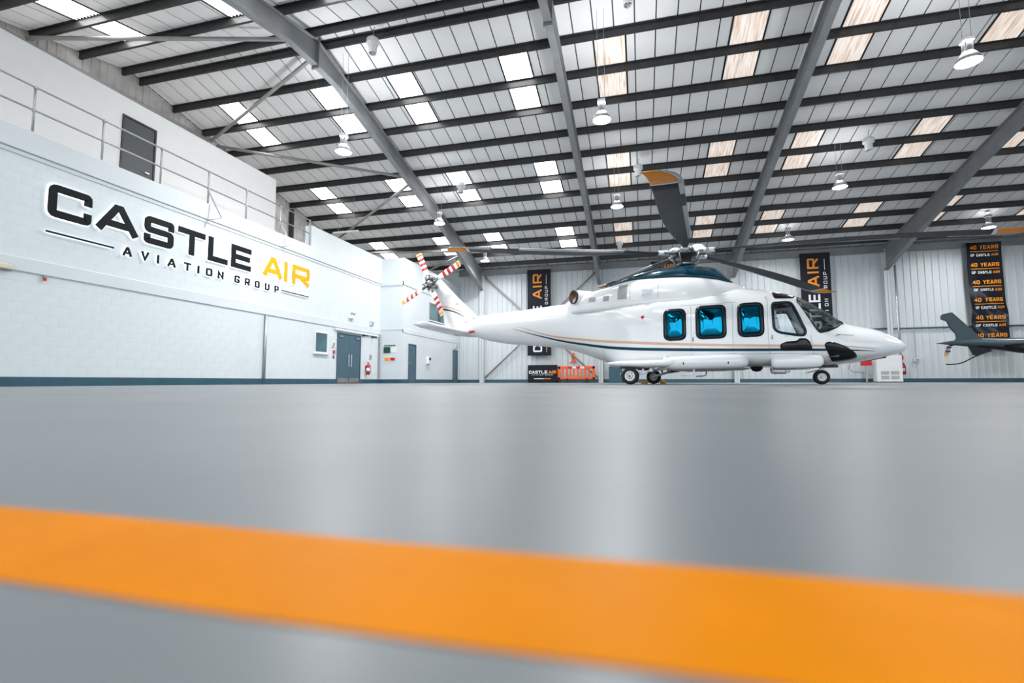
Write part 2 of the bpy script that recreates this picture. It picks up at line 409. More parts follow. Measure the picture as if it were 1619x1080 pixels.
# gable wall with ribbed sheets
WG = wall('wall_gable', (XG-.2, YF, 0), (XG-.05, D+.2, 7.2), 'gclad', 'stained ribbed gable wall under the roof edge')
y = YF; me_mat = 'gclad'
while y < D:
    w = 1.0; mb = MB(); prof = []
    for k in range(4):
        q = y+k*.25; prof += [(q, 0), (q+.17, 0), (q+.19, .035), (q+.23, .035), (q+.25, 0)]
    vs = [];
    for yy, dx in prof: vs += [(XG-.05+dx, yy, 4), (XG-.05+dx, yy, zp(yy)+.02)]
    mb.add(vs, [(2*i, 2*i+2, 2*i+3, 2*i+1) for i in range(len(prof)-1)]).build('cladding_sheet', me_mat, WG)
    y += w
for yy in (21.19, 24.85, 28.33):
    MB().box((XG+.02, yy-.07, 5.35), (XG+.2, yy+.07, zp(yy)-.3)).build('gable_post', 'purlin', WG)

# ------------------------------------------------------------------ back and right walls
WB = wall('wall_back', (XG, D+.06, 0), (XE, D+.25, 7.3), 'clad', 'pale ribbed metal rear wall of the hangar')
def sheet_mesh(wd, ribs, z1):
    mb = MB(); prof = []; p = wd/ribs
    for k in range(ribs):
        q = k*p; prof += [(q, 0), (q+p-.085, 0), (q+p-.065, -.04), (q+p-.02, -.04), (q+p, 0)]
    vs = []
    for x, dy in prof: vs += [(x, dy, .0), (x, dy, z1)]
    mb.add(vs, [(2*i, 2*i+2, 2*i+3, 2*i+1) for i in range(len(prof)-1)])
    me = mb.mesh('cladding_sheet'); me.materials.append(M['clad']); return me
sm = sheet_mesh(.96, 3, 7.25); x = X2
while x < XE-.9:
    o = bpy.data.objects.new('cladding_sheet', sm); COL.objects.link(o); o.parent = WB; o.location = (x, D+.055, 0); x += .96
struct(MB().box((X2+.02, D-.02, 0), (XE, D+.05, .2)).build('baseboard_back', 'skirt'), 'teal painted kerb at the foot of the ribbed rear wall', 'baseboard')
o = MB().box((X2, D-.16, 6.93), (XE, D-.02, 7.28)).build('eaves_beam', 'steel', WB)
MB().box((X2, D-.26, 6.90), (XE, D-.0, 6.93)).build('eaves_flange', 'steel', WB)
WR = wall('wall_right', (XE, YF, 0), (XE+.2, D+.25, 7.2), 'clad', 'ribbed right end wall outside the view')
MB().add([(XE+.1, YF, 7.2), (XE+.1, D+.25, 7.2), (XE+.1, YR, ZR+.1)], [(0,1,2)]).build('gable_infill', 'clad', WR)
# sheet rail / conduit on right bays
o = MB().tube((9.0, D-.06, 2.82), (XE, D-.06, 2.80), .045, 8).build('conduit', 'skirt', WB)

# ------------------------------------------------------------------ ceiling
mb = MB()
for s in (-1, 1):
    ye = YR + s*(D+.3-YR if s > 0 else YR-YF)
    z0, z1 = ZR+.05, zp(ye)+.05
    vs = [(XG-.2, YR, z0), (XE+.2, YR, z0), (XE+.2, ye, z1), (XG-.2, ye, z1)]
    mb.add(vs + [(a, b_, c+.12) for a, b_, c in vs], [(0,1,2,3),(4,7,6,5),(0,4,5,1),(1,5,6,2),(2,6,7,3),(3,7,4,0)])
CE = mb.build('ceiling', 'dark'); struct(CE, 'pitched hangar roof with pale liner boards between dark purlins', 'ceiling')
PY_B = [13.1+1.34*k for k in range(13)]; PY_F = [12.48-1.34*k for k in range(13)]
sky = []
xs = -15.0
seq = [4.06, 3.09]; k = 0; x = -15.0
while x < 27: sky.append((x-.5, x+.5)); x += seq[k % 2]; k += 1
J0, JP = .07, .613
joints = [J0+JP*i for i in range(-30, 46) if XG < J0+JP*i < XE]
joints = [XG] + joints + [XE]
pm = {}
def panel_me(w, l):
    key = (round(w, 3), round(l, 3))
    if key not in pm:
        g = .017
        me = MB().bbox((g, .004, 0), (w-g, l-.004, .03), .004).mesh('roof_panel'); me.materials.append(M['panel']); pm[key] = me
    return pm[key]
sm_ = {}
def sky_me(l, dirty):
    key = (round(l, 3), dirty)
    if key not in sm_:
        mb = MB(); n = 48; vs = []
        for i in range(n+1):
            x = .02 + .96*i/n; z = .012*math.sin(2*math.pi*i/6)
            vs += [(x, .01, z), (x, l-.01, z)]
        mb.add(vs, [(2*i, 2*i+2, 2*i+3, 2*i+1) for i in range(n)])
        me = mb.mesh('skylight'); me.materials.append(M['sky_dirty' if dirty else 'sky_white']); sm_[key] = me
    return sm_[key]
skyframe = {}
def skyframe_me(l):
    key = round(l, 3)
    if key not in skyframe:
        mb = MB()
        for a in (-.015, .965): mb.box((a, 0, -.02), (a+.05, l, .03))
        me = mb.mesh('skylight_trim'); me.materials.append(M['dark']); skyframe[key] = me
    return skyframe[key]
inv = cam.matrix_world.inverted()
def seen(p):
    c = inv @ Vector(p); d = -c.z
    if d < .5: return None
    u = 809.5 + 778.7*c.x/d; v = 540 - 778.7*c.y/d
    return (u, v, d)
plist = []
ca = math.cos(ang)
for side, PY in ((1, PY_B), (-1, PY_F)):
    edges = [YR] + PY + ([D+.1] if side > 0 else [YF+.0])
    for k in range(len(edges)-1):
        ya, yb = edges[k], edges[k+1]; l = abs(yb-ya)/ca
        srow = (k-2) % 4 in (0, 1) if k >= 2 else False
        cuts = sorted(set(joints))
        segs = []
        if srow:
            pts = sorted([(j, 'j') for j in joints if not any(a+.02 < j < b-.02 for a, b in sky)] + [(a, 's') for a, b in sky] + [(b, 'e') for a, b in sky])
            for (pa, ta), (pb, tb) in zip(pts[:-1], pts[1:]):
                if pb-pa < .06: continue
                segs.append((pa, pb, ta == 's' and tb == 'e'))
        else: segs = [(a, b, False) for a, b in zip(joints[:-1], joints[1:])]
        for a, b, sk in segs:
            yc = min(ya, yb) if False else ya
            # local y runs down the slope from ya to yb
            loc = (a, ya, zp(ya)); rot = (-ang if side > 0 else ang, 0, 0)
            plist.append((a, b, ya, yb, l, side, sk))
def place(me, a, ya, side, l, name):
    o = bpy.data.objects.new(name, me); COL.objects.link(o); o.parent = CE
    if side > 0: o.location = (a, ya, zp(ya)); o.rotation_euler = (-ang, 0, 0)
    else:
        yb = ya - l*ca; o.location = (a, yb, zp(yb)); o.rotation_euler = (ang, 0, 0)
    return o
rest = []; good = []
for a, b, ya, yb, l, side, sk in plist:
    xc, yc = (a+b)/2, (ya+yb)/2; s = seen((xc, yc, zp(yc)))
    vis = s is not None and -60 < s[0] < 1680 and -40 < s[1] < 600
    if sk:
        o = place(sky_me(l, xc > -2.5), (a+b)/2-.5, ya, side, l, 'skylight')
        t = place(skyframe_me(l), (a+b)/2-.5, ya, side, l, 'skylight_trim')
        continue
    if vis and b-a > .3: good.append((s[2], a, b, ya, l, side))
    else: rest.append((a, b, ya, l, side))
good.sort()
for d_, a, b, ya, l, side in good[:300]: place(panel_me(b-a, l), a, ya, side, l, 'roof_panel')
rest += [g[1:] for g in good[300:]]
mb = MB()
for a, b, ya, l, side in rest:
    me = panel_me(b-a, l)
    if side > 0: Mx = Matrix.Translation((a, ya, zp(ya))) @ Matrix.Rotation(-ang, 4, 'X')
    else:
        yb = ya-l*ca; Mx = Matrix.Translation((a, yb, zp(yb))) @ Matrix.Rotation(ang, 4, 'X')
    mb.add([Mx @ v.co for v in me.vertices], [tuple(p.vertices) for p in me.polygons])
o = mb.build('roof_panels_beyond', 'panel', CE); o['kind'] = 'stuff'
# purlins (Z section)
for side, PY in ((1, PY_B), (-1, PY_F)):
    for y in PY:
        z = zp(y)-.004; q = MB(); t = .014; w = .07; d = .235
        q.box((XG, y-.007, z-d), (XE, y+.007, z)); q.box((XG, y-w, z-.014), (XE, y, z)); q.box((XG, y, z-d), (XE, y+w, z-d+.014))
        q.box((XG, y+w-.012, z-d), (XE, y+w, z-d+.035))
        q.build('purlin', 'purlin', CE)
# wind bracing in the left bay
def zb(y): return zp(y)-.33
for (xa, ya), (xb, yb) in [((-17.1,16.0),(-9.85,13.1)),((-17.1,16.3),(-9.85,19.75)),((-17.1,24.6),(-9.85,20.0)),
        ((-17.1,26.0),(-9.85,26.8)),((-14.4,29.8),(-9.85,27.0)),((-17.1,16.0),(-17.1,9.0)),((-17.1, 9.6),(-9.85,12.45))]:
    MB().tube((xa, ya, zb(ya)), (xb, yb, zb(yb)), .062, 10).build('wind_brace', 'brace', CE, True)

# ------------------------------------------------------------------ portal frames
names = {-17.2: 'grey steel portal frame against the stained gable wall', -9.72: 'grey steel portal frame nearest the sign wall, rising behind the tail rotor',
  -2.27: 'grey steel portal frame meeting the rear wall right of the first banner', 5.22: 'grey steel portal frame rising behind the main rotor hub',
  12.69: 'dark steel portal frame meeting the rear wall beside the nose', 20.16: 'steel portal frame at the far right of the roof', 27.6: 'steel portal frame against the right end wall'}
for fx in FX[1:]:
    E_ = empty('portal_frame', (fx, D, 0)); tag(E_, names[fx], 'frame', 'portal frames')
    def W2(x, y, z): return (x, y-D, z)
    tf = .03; fw = .11; dp = .62
    for s in (1, -1):
        ye = D-.28 if s > 0 else YF+.2
        yh = YR + s*9.6
        top = lambda y: zp(y)-.24
        def bot(y):
            u = abs(y-YR); b = top(y)-dp
            if u < 1.2: b -= .22*(1-u/1.2)
            if u > 9.6: b -= (u-9.6)/(abs(ye-YR)-9.6)*.62
            return b
        ys = [YR, YR+s*.6, YR+s*1.2, yh] + [ye]
        web = MB(); n = len(ys); vs = []
        for xo in (-.009, .009):
            for y in ys: vs += [W2(xo, y, top(y)), W2(xo, y, bot(y))]
        m2 = 2*n; f = []
        for i in range(n-1):
            f += [(2*i,2*i+1,2*i+3,2*i+2),(m2+2*i,m2+2*i+2,m2+2*i+3,m2+2*i+1)]
        web.add(vs, f)
        for fnz, dz in ((top, -tf), (bot, tf)):
            for i in range(n-1):
                a, c = ys[i], ys[i+1]
                P = [(-fw,a,fnz(a)),(fw,a,fnz(a)),(fw,c,fnz(c)),(-fw,c,fnz(c)),(-fw,a,fnz(a)+dz),(fw,a,fnz(a)+dz),(fw,c,fnz(c)+dz),(-fw,c,fnz(c)+dz)]
                web.add([W2(*p) for p in P], [(0,1,2,3),(4,7,6,5),(0,4,5,1),(1,5,6,2),(2,6,7,3),(3,7,4,0)])
        web.build('rafter', 'steel', E_)
        # eaves end plate and column
        zc = bot(ye)
        col = MB(); yc0, yc1 = (ye-.0, ye+.26) if s > 0 else (ye-.26, ye)
        col.box(W2(-.13, yc0, 0), W2(.13, yc0+.02, zc)).box(W2(-.13, yc1-.02, 0), W2(.13, yc1, top(ye))).box(W2(-.008, yc0, 0), W2(.008, yc1, top(ye)-.1))
        col.box(W2(-.10, yc0, zc-.02), W2(.10, yc1, zc+.02))
        col.build('column', 'clad' if fx < 10 else 'clad', E_)
    MB().box(W2(-.13, YR-.025, bot(YR)-.1), W2(.13, YR+.025, zp(YR)-.2)).build('apex_plate', 'steel', E_)
# cross bracing on rear wall, first bay
for a, b in (((-9.55,.3),(-2.45,6.75)), ((-9.55,6.8),(-2.45,.3))):
    yo = D-.14 if a[1] < 1 else D-.24
    o = MB().tube((a[0], yo, a[1]), (b[0], yo, b[1]), .05, 8).build('cross_brace', 'brace', WB, True)

# ------------------------------------------------------------------ illuminated sign on the left wall
SG = empty('wall_sign', (XL, 7.66, 3.2)); tag(SG, 'black and amber halo lit CASTLE AIR AVIATION GROUP lettering on the white wall', 'sign')
def sfn(u, v, d): return (d, u-7.66, v-3.2)
main = [('C',7.66,8.55),('A',8.66,9.68),('S',9.84,10.68),('T',10.82,11.70),('L',11.83,12.55),('E',12.70,13.51),('A',14.08,15.01),('I',15.12,15.27),('R',15.55,16.53)]
def sign_letter(ch, y0, y1, z, h, t, m, parent):
    mb = MB(); strokes(mb, ch, y0, z, y1-y0, h, t, sfn, .035, .07); o = mb.build('letter', m, parent)
    mb = MB(); strokes(mb, ch, y0+.005, z+.005, y1-y0-.01, h-.01, t*.92, sfn, .024, .034); mb.build('halo_light', 'halo', o)
    return o
for i, (ch, a, b) in enumerate(main):
    sign_letter(ch, a, b, 3.755, .74, .165 if ch != 'I' else .15, 'sign_k' if i < 6 else 'sign_o', SG)
y = 9.33
spans = [('A',9.33,9.55),('V',9.80,10.00),('I',10.24,10.285),('A',10.55,10.78),('T',11.05,11.26),('I',11.50,11.545),('O',11.79,12.0),('N',12.22,12.42),
  ('G',12.87,13.06),('R',13.30,13.49),('O',13.74,13.93),('U',14.20,14.39),('P',14.66,14.85)]
for ch, a, b in spans: sign_letter(ch, a, b, 3.28, .225, .046, 'sign_k', SG)
for a, b in ((7.66, 9.10), (15.01, 16.51)):
    o = MB().box(sfn(a, 3.382, .035), sfn(b, 3.418, .07)).build('rule', 'sign_k', SG)
    MB().box(sfn(a+.01, 3.388, .024), sfn(b-.01, 3.412, .034)).build('halo_light', 'halo', o)

# ------------------------------------------------------------------ guard rail
GR = empty('guard_rail', (XL-.02, 10, 5.47)); tag(GR, 'galvanised two-bar tubular guard rail along the upper walkway edge', 'railing')
def gf(y, z, x=0): return (x, y-10, z-5.47)
for z in (6.5, 5.98): MB().tube(gf(YF+1, z), gf(16.57, z), .024, 8).build('rail', 'galv', GR, True)
for yy in (-.2, 1.3, 2.8, 4.3, 5.8, 7.32, 8.74, 10.26, 11.8, 13.3, 14.9, 16.57):
    q = MB().tube(gf(yy, 5.47), gf(yy, 6.5), .024, 8)
    q.lathe([(.036,-.03),(.036,.03)], gf(yy, 5.98), (0,0,1), 8).lathe([(.036,-.03),(.036,.03)], gf(yy, 6.49), (0,0,1), 8)
    q.build('post', 'galv', GR, True)
for yy in (11.8, 14.9):
    MB().path([gf(yy, 5.9), gf(yy+.12, 5.05, .42), gf(yy, 4.97, .05)], .02, 6).build('stay', 'galv', GR)

# ------------------------------------------------------------------ doors and windows
def door_x(name, x, y0, y1, z0, z1, leaf, frame, label, leaves=1, side=1, kick=False, hy=.85, hz=1.0):
    E_ = empty(name, (x, y0, z0)); struct(E_, label, 'door'); w = y1-y0; h = z1-z0
    f = MB(); f.box((-.02,-.05,0),(.035*side,0,h+.05)).box((-.02,w,0),(.035*side,w+.05,h+.05)).box((-.02,0,h),(.035*side,w,h+.05)); f.build('door_frame', frame, E_)
    lw = w/leaves
    for k in range(leaves):
        l = MB().bbox((-.02, k*lw+.006, .012), (.015*side, (k+1)*lw-.006, h-.006), .004).build('door_leaf', leaf, E_)
        if leaves == 2:
            yy = lw + (-.10 if k == 0 else .10)
            MB().path([(.015*side,yy,.75),(.075*side,yy,.75),(.075*side,yy,1.3),(.015*side,yy,1.3)], .012, 6).build('pull_handle', 'chrome', l)
            MB().box((.015*side, k*lw+.05, .06), (.019*side, (k+1)*lw-.05, .24)).build('kick_plate', 'chrome', l)
            MB().bbox((.015*side, k*lw+(.08 if k == 0 else lw-.34), h-.16), (.06*side, k*lw+(.34 if k == 0 else lw-.08), h-.1), .008).build('door_closer', 'grille', l)
        else:
            q = MB().lathe([(.001,0),(.028,0),(.028,.02),(.01,.02),(.01,.05)], (.015*side, w*hy, hz), (side,0,0), 10)
            q.box((.045*side, w*hy-.12, hz-.01), (.065*side, w*hy+.012, hz+.01)); q.build('lever_handle', 'chrome', l)
    return E_
door_x('door_1', XL, 18.6, 20.34, 0, 2.18, 'door', 'door', 'slate blue double doors with steel kick plates under the sign wall', 2)
o = MB().box((XL-.05, 18.58, 0), (XL+.06, 20.36, .03)).build('threshold', mat('terracotta_threshold', srgb(150,84,66), .6)); o.parent = bpy.data.objects['door_1']; o.location = (-XL, -18.6, 0)
door_x('door_2', X2, 22.76, 23.52, 0, 1.95, 'door', 'door', 'narrow slate door in annexe wall nearest the corner', hy=.12)
door_x('door_3', X2, 28.84, 29.58, 0, 2.02, 'door', 'door', 'narrow slate door at the rear end of annexe wall', hy=.85)
door_x('door_4', -13.9, 10.14, 11.04, 5.43, 7.55, 'updoor', 'frame_dk', 'charcoal door on the upper walkway behind the guard rail', hy=.84, hz=.75)
def win_x(name, x, y0, y1, z0, z1, label, fr='white', gl='winglass', fw=.05):
    E_ = empty(name, (x, y0, z0)); struct(E_, label, 'window'); w = y1-y0; h = z1-z0
    MB().box((.001,0,0),(.035,w,fw)).box((.001,0,h-fw),(.035,w,h)).box((.001,0,fw),(.035,fw,h-fw)).box((.001,w-fw,fw),(.035,w,h-fw)).build('window_frame', fr, E_)
    MB().box((.008, fw, fw), (.014, w-fw, h-fw)).build('pane', gl, E_)
    MB().box((.001, fw, fw), (.003, w-fw, h-fw)).build('dim_room_panel', mat('painted_dim_room', srgb(96,128,134), .7, var=.3, scale=2), E_)  # flat panel, dimness of the room behind painted into its colour
    MB().bbox((.001,-.06,-.05),(.09,w+.06,0),.008).build('window_sill', 'white', E_)
    return E_
win_x('window_1', XL, 17.03, 17.88, 1.25, 2.12, 'small white framed window beside the slate double doors')
win_x('window_2', X2, 25.2, 27.25, 3.5, 4.5, 'grey framed upper window in annexe wall behind the tail rotor', 'grille')
# pipes and trunking on the left wall
o = MB().tube((XL+.05, 14.31, .2), (XL+.05, 14.31, 2.40), .045, 10).build('downpipe', 'galv', None, True); tag(o, 'grey vertical pipe on the white block wall below the sign', 'pipe')
o = MB().box((XL+.035, 18.35, 2.30), (XL+.085, 21.9, 2.38)).build('cable_trunking', 'white'); tag(o, 'white cable trunking running above the slate double doors', 'trunking')
o = MB().box((XL, 21.98, .25), (XL+.07, 22.05, 2.41)).build('corner_conduit', 'grille'); tag(o, 'grey vertical conduit at the corner right of the doors', 'conduit')
E_ = empty('bulkhead_light', (XL+.035, 6.7, 2.44)); tag(E_, 'small pale bulkhead light on the concrete band below the sign', 'light')
MB().bbox((0,-.06,-.06),(.05,.42,.09),.01).build('base_plate', 'grille', E_); MB().bbox((.05,.0,-.045),(.10,.40,.075),.02).build('diffuser', mat('amber_diffuser',(.72,.64,.5),.4), E_)
E_ = empty('warning_beacon', (XL+.04, 7.72, 2.36)); tag(E_, 'tiny red sounder under the concrete band', 'sounder')
MB().lathe([(.001,0),(.03,0),(.03,.05),(.02,.07),(.001,.07)], (0,0,-.06), (0,0,1), 12).build('lens', 'red', E_); MB().box((-.03,-.03,.01),(.02,.03,.06)).build('bracket', 'grille', E_)
def extinguisher(loc, label, rz):
    E_ = empty('fire_extinguisher', loc, rz); tag(E_, label, 'extinguisher', 'wall hung fire extinguishers')
    MB().lathe([(.001,0),(.075,0),(.085,.015),(.085,.40),(.07,.46),(.03,.50),(.025,.53),(.001,.53)], (0,0,0), (0,0,1), 20).build('cylinder', 'red', E_, True)
    MB().lathe([(.0855,.18),(.0855,.33)], (0,0,0), (0,0,1), 20).build('instruction_label', 'ban_w', E_, True)
    MB().lathe([(.022,.53),(.022,.57),(.001,.57)], (0,0,0), (0,0,1), 12).box((-.015,-.09,.57),(.015,.05,.585)).box((-.015,-.1,.60),(.015,.03,.615)).build('valve_lever', 'black', E_)
    MB().path([(.03,0,.55),(.09,.02,.5),(.115,.03,.4),(.11,.03,.2),(.11,.03,.05)], .012, 6).build('hose', 'black', E_, True)
    MB().box((-.12,-.05,.2),(-.085,.05,.42)).build('wall_bracket', 'black', E_)
    return E_
extinguisher((XL+.12, 20.9, .41), 'red fire extinguisher hung right of the slate double doors', 0)
extinguisher((13.22, D-.16, .40), 'red fire extinguisher hung right of the white heater cabinet', R(-90))
def wallbox(name, x0, y0, z0, x1, y1, z1, m, label, cat, detail=None):
    E_ = empty(name, (x0, y0, z0)); tag(E_, label, cat)
    MB().bbox((0,0,0),(x1-x0,y1-y0,z1-z0),.01).build('body', m, E_)
    if detail: detail(E_, x1-x0, y1-y0, z1-z0)
    return E_
def twin_spots(E_, a, b, c):
    for k in (.2, .8): MB().lathe([(.03,0),(.055,.08),(.055,.09),(.001,.09)], (a*.5, b*k, c+.03), (.8,.0,.5), 12).build('lamp_head', 'grille', E_, True)
wallbox('emergency_light', XL, 19.40, 2.92, XL+.12, 19.72, 3.08, 'white', 'twin head emergency light above the double doors', 'light', twin_spots)
def lens(E_, a, b, c): MB().box((a, b*.2, c*.2), (a+.01, b*.8, c*.8)).build('cover', 'grille', E_)
wallbox('junction_box', XL, 21.15, 2.80, XL+.1, 21.42, 3.02, 'clad', 'pale junction box above the trunking near the corner', 'box', lens)
wallbox('call_point', XL, 18.28, 1.28, XL+.05, 18.40, 1.42, 'red', 'red fire call point left of the double doors', 'call point', lens)
wallbox('light_switch', XL, 18.28, 1.08, XL+.03, 18.37, 1.2, 'black', 'small black switch under the red call point', 'switch', lens)
wallbox('key_pad', XL, 18.2, 1.55, XL+.04, 18.36, 1.78, 'clad', 'pale keypad above the red call point', 'keypad', lens)
wallbox('first_aid_notice', XL, 21.15, 1.15, XL+.02, 21.4, 1.42, 'clad', 'pale triangular notice above the fire extinguisher', 'notice', lens)
def cctv(E_, a, b, c): MB().tube((a, b/2, c*.5), (a+.18, b/2+.05, c*.3), .035, 10).build('camera_body', 'black', E_)
wallbox('security_camera', XL+.03, 20.5, 2.2, XL+.1, 20.58, 2.3, 'black', 'black security camera under trunking, left of the pair', 'camera', cctv)
wallbox('security_camera', XL+.03, 21.3, 2.2, XL+.1, 21.38, 2.3, 'black', 'black security camera under trunking, right of the pair', 'camera', cctv)
# safety board on the corner wall
o = MB().bbox((-12.36, D1-.03, 1.50), (-12.0, D1, 1.80), .006).build('safety_board', 'green'); tag(o, 'dark green first aid board on the corner wall', 'sign')
o = MB().bbox((-11.97, D1-.02, 1.52), (-11.66, D1, 1.79), .006).build('notice_sheet', 'ban_w'); tag(o, 'white notice sheet beside the dark green board', 'notice')
SBT = empty('safety_lettering', (-12.32, D1-.01, 1.84)); tag(SBT, 'row of small green letters above the dark green board', 'sign')
for k in range(7): MB().box((k*.09, -.008, 0), (k*.09+.055, .008, .07)).build('letter', 'green', SBT)
o = MB().bbox((-12.30, D1-.03, 1.13), (-12.03, D1, 1.27), .006).build('amber_sign', 'orange'); tag(o, 'small amber wall sign beside the red one', 'sign')
o = MB().bbox((-11.98, D1-.03, 1.13), (-11.74, D1, 1.27), .006).build('red_sign', 'red'); tag(o, 'small red wall sign right of the amber one', 'sign')
def disp(E_, a, b, c):
    MB().bbox((a, b*.2, c*.55), (a+.03, b*.8, c*.95), .005).build('window', 'smoke', E_); MB().tube((a*.6, b*.5, 0), (a*.6, b*.5, -.06), .03, 8).build('nozzle', 'grille', E_)
wallbox('towel_dispenser', X2, 24.9, 1.05, X2+.14, 25.2, 1.42, 'white', 'white dispenser on annexe wall between the two slate doors', 'dispenser', disp)
wallbox('door_light', X2, 29.15, 2.2, X2+.1, 29.4, 2.42, 'clad', 'small round-edged light above the rear annexe door', 'light', lens)

# ------------------------------------------------------------------ banners on the rear wall
def banner(x0, label, kind):
    E_ = empty('banner', (x0, D-(.36 if kind == 'castle' else .5), 1.66)); tag(E_, label, 'banner', 'tall vinyl banners on the rear wall')
    w, h = 1.47, 5.38
    ph = x0*1.7; amp = .012 if kind == 'castle' else .03
    def df(u, v):
        d = amp*math.sin(u*3.1+v*1.3+ph) + amp*.7*math.sin(v*2.3-u*2+ph)
        if kind != 'castle':
            k = max(0, 1-abs(v-1.6)/1.9); d += .10*k*(abs(((u+.25*v) % .7)-.35)-.17) + .05*k*math.sin(v*4+u*5)
        return d
    def fn(u, v, d): return (u + (.0 if kind == 'castle' else .03*math.sin(v*1.1)), -df(u, v)-d, v)
    mb = MB(); nx, nz = 30, 90; vs = []
    for s in (0, -.004):
        for j in range(nz+1):
            for i in range(nx+1): vs.append(fn(w*i/nx, h*j/nz, s))
    f = []; N = (nx+1)*(nz+1)
    for j in range(nz):
        for i in range(nx):
            a = j*(nx+1)+i; f.append((a, a+1, a+nx+2, a+nx+1)); f.append((N+a, N+a+nx+1, N+a+nx+2, N+a+1))
    mb.add(vs, f).build('sheet', 'banner' if kind == 'castle' else 'banner_gloss', E_, True)
    MB().tube((-.03, 0, h+.01), (w+.03, 0, h+.01), .025, 8).build('top_batten', 'steel', E_)
    for k in (.02, w-.02): MB().path([(k, 0, h), (k, 0, h+.06), (k, (.19 if kind == 'castle' else .33), h+.08)], .01, 6).build('tie', 'galv', E_)
    z0, z1 = .004, .009
    if kind == 'castle':
        def rf(u, v, d): return fn(.93-v, u, d)       # text runs upward
        segs = [('CASTLE', .22, 2.86, 'ban_w'), ('AIR', 3.52, 1.55, 'ban_o')]
        for word, s0, tot, m in segs:
            n_ = len(word); cw = tot/(n_ - (.62 if 'I' in word else 0) + .16*(n_-1)) ; x = s0
            for c in word:
                lw = cw if c != 'I' else cw*.38
                q = MB(); strokes(q, c, x + (lw/2-.06 if c == 'I' else 0), 0, lw if c != 'I' else .12, .56, .10, lambda a, b, d: rf(a, b+.02, d), z0, z1)
                q.build('letter', m, E_); x += lw + cw*.16
        q = .9; t = 'AVIATION GROUP'; x = .95
        for c in t:
            if c != ' ':
                g = MB(); strokes(g, c, x, 0, .035 if c == 'I' else .16, .18, .032, lambda a, b, d: rf(a, b-.36, d), z0, z1); g.build('letter', 'ban_w', E_)
            x += .245
        for a, b in ((.22, .82), (4.42, 5.02)):
            g = MB(); k = 8
            vs = []
            for i in range(k+1):
                u = a+(b-a)*i/k; vs += [rf(u, -.275, z1), rf(u, -.25, z1)]
            g.add(vs, [(2*i, 2*i+1, 2*i+3, 2*i+2) for i in range(k)]).build('rule', 'ban_w', E_)
    else:
        for r in range(6 if x0 > 5 else 1):
            zz = h-.36-r*.89
            for word, s0, sz, tt, tot, m, dz in (('40 YEARS', .15, .19, .036, 1.2, 'ban_o', 0), ('OF CASTLE', .17, .125, .021, .83, 'ban_w', -.36), ('AIR', 1.06, .125, .021, .28, 'ban_o', -.36)):
                
                for c, xx, ww in layout(word, s0, sz, tt, .82, .18, tot):
                    g = MB(); strokes(g, c, xx, zz+dz, ww, sz, tt, fn, z0, z1); g.build('letter', m, E_)
            g = MB(); vs = []
            for i in range(13):
                u = .15+1.2*i/12; vs += [fn(u, zz-.13, z1), fn(u, zz-.10, z1)]
            g.add(vs, [(2*i, 2*i+2, 2*i+3, 2*i+1) for i in range(12)]).build('rule', 'ban_o', E_)
banner(-6.70, 'navy CASTLE AIR banner hanging behind the tail boom', 'castle')
banner(.75, 'dark banner almost hidden behind the rotor fairing', 'forty')
banner(8.58, 'navy CASTLE AIR banner hanging behind the cockpit', 'castle')
banner(16.13, 'crumpled black 40 YEARS banner behind the grey tail fin', 'forty')

# ------------------------------------------------------------------ floor-standing things by the rear wall
E_ = empty('display_board', (-6.68, D-.42, 0)); tag(E_, 'low dark CASTLE AIR display board standing left of the orange barrier', 'board')
MB().bbox((0, 0, .02), (1.84, .04, 1.08), .006).build('panel', 'banner', E_)
for k in (.2, 1.5): MB().box((k, -.02, 0), (k+.14, .16, .025)).build('foot', 'black', E_)
bf = lambda u, v, d: (u, -d, v)
put(E_, 'CASTLE', .07, .55, .19, .045, bf, .9, .14, 1.14, 'ban_w')
put(E_, 'AIR', 1.29, .55, .19, .045, bf, .9, .14, .48, 'ban_o')
put(E_, 'AVIATION GROUP', .25, .45, .055, .013, bf, .8, .5, 1.3, 'ban_w')
MB().box((.38, -.004, .22), (.98, .002, .27)).build('strap_line', 'ban_w', E_); MB().box((1.0, -.004, .22), (1.42, .002, .27)).build('strap_line', 'ban_o', E_)

E_ = empty('pedestrian_barrier', (-4.78, D-.65, 0)); tag(E_, 'orange plastic chapter barrier with red and white reflective strip', 'barrier')
fr = MB(); w, h0, h1 = 2.2, .2, .98
fr.bbox((.0, -.03, h0), (w, .03, h0+.13), .02).bbox((0, -.03, h1-.17), (w, .03, h1), .02)
fr.bbox((0, -.03, h0), (.16, .03, h1), .02).bbox((w-.16, -.03, h0), (w, .03, h1), .02)
fr.build('frame', 'barrier', E_)
for k in range(8): MB().bbox((.16+.22*k+.10, -.022, h0+.1), (.16+.22*k+.20, .022, h1-.14), .008).build('slat', 'barrier', E_)
for k in range(4): MB().box((.62+.24*k, -.036, h1-.14), (.62+.24*k+.24, -.03, h1-.02)).build('reflector', 'red' if k % 2 == 0 else 'ban_w', E_)
for k in (.45, 1.6): MB().bbox((k, -.28, 0), (k+.2, .28, .06), .01).bbox((k+.05, -.04, .05), (k+.15, .04, .26), .01).build('foot', 'black', E_)

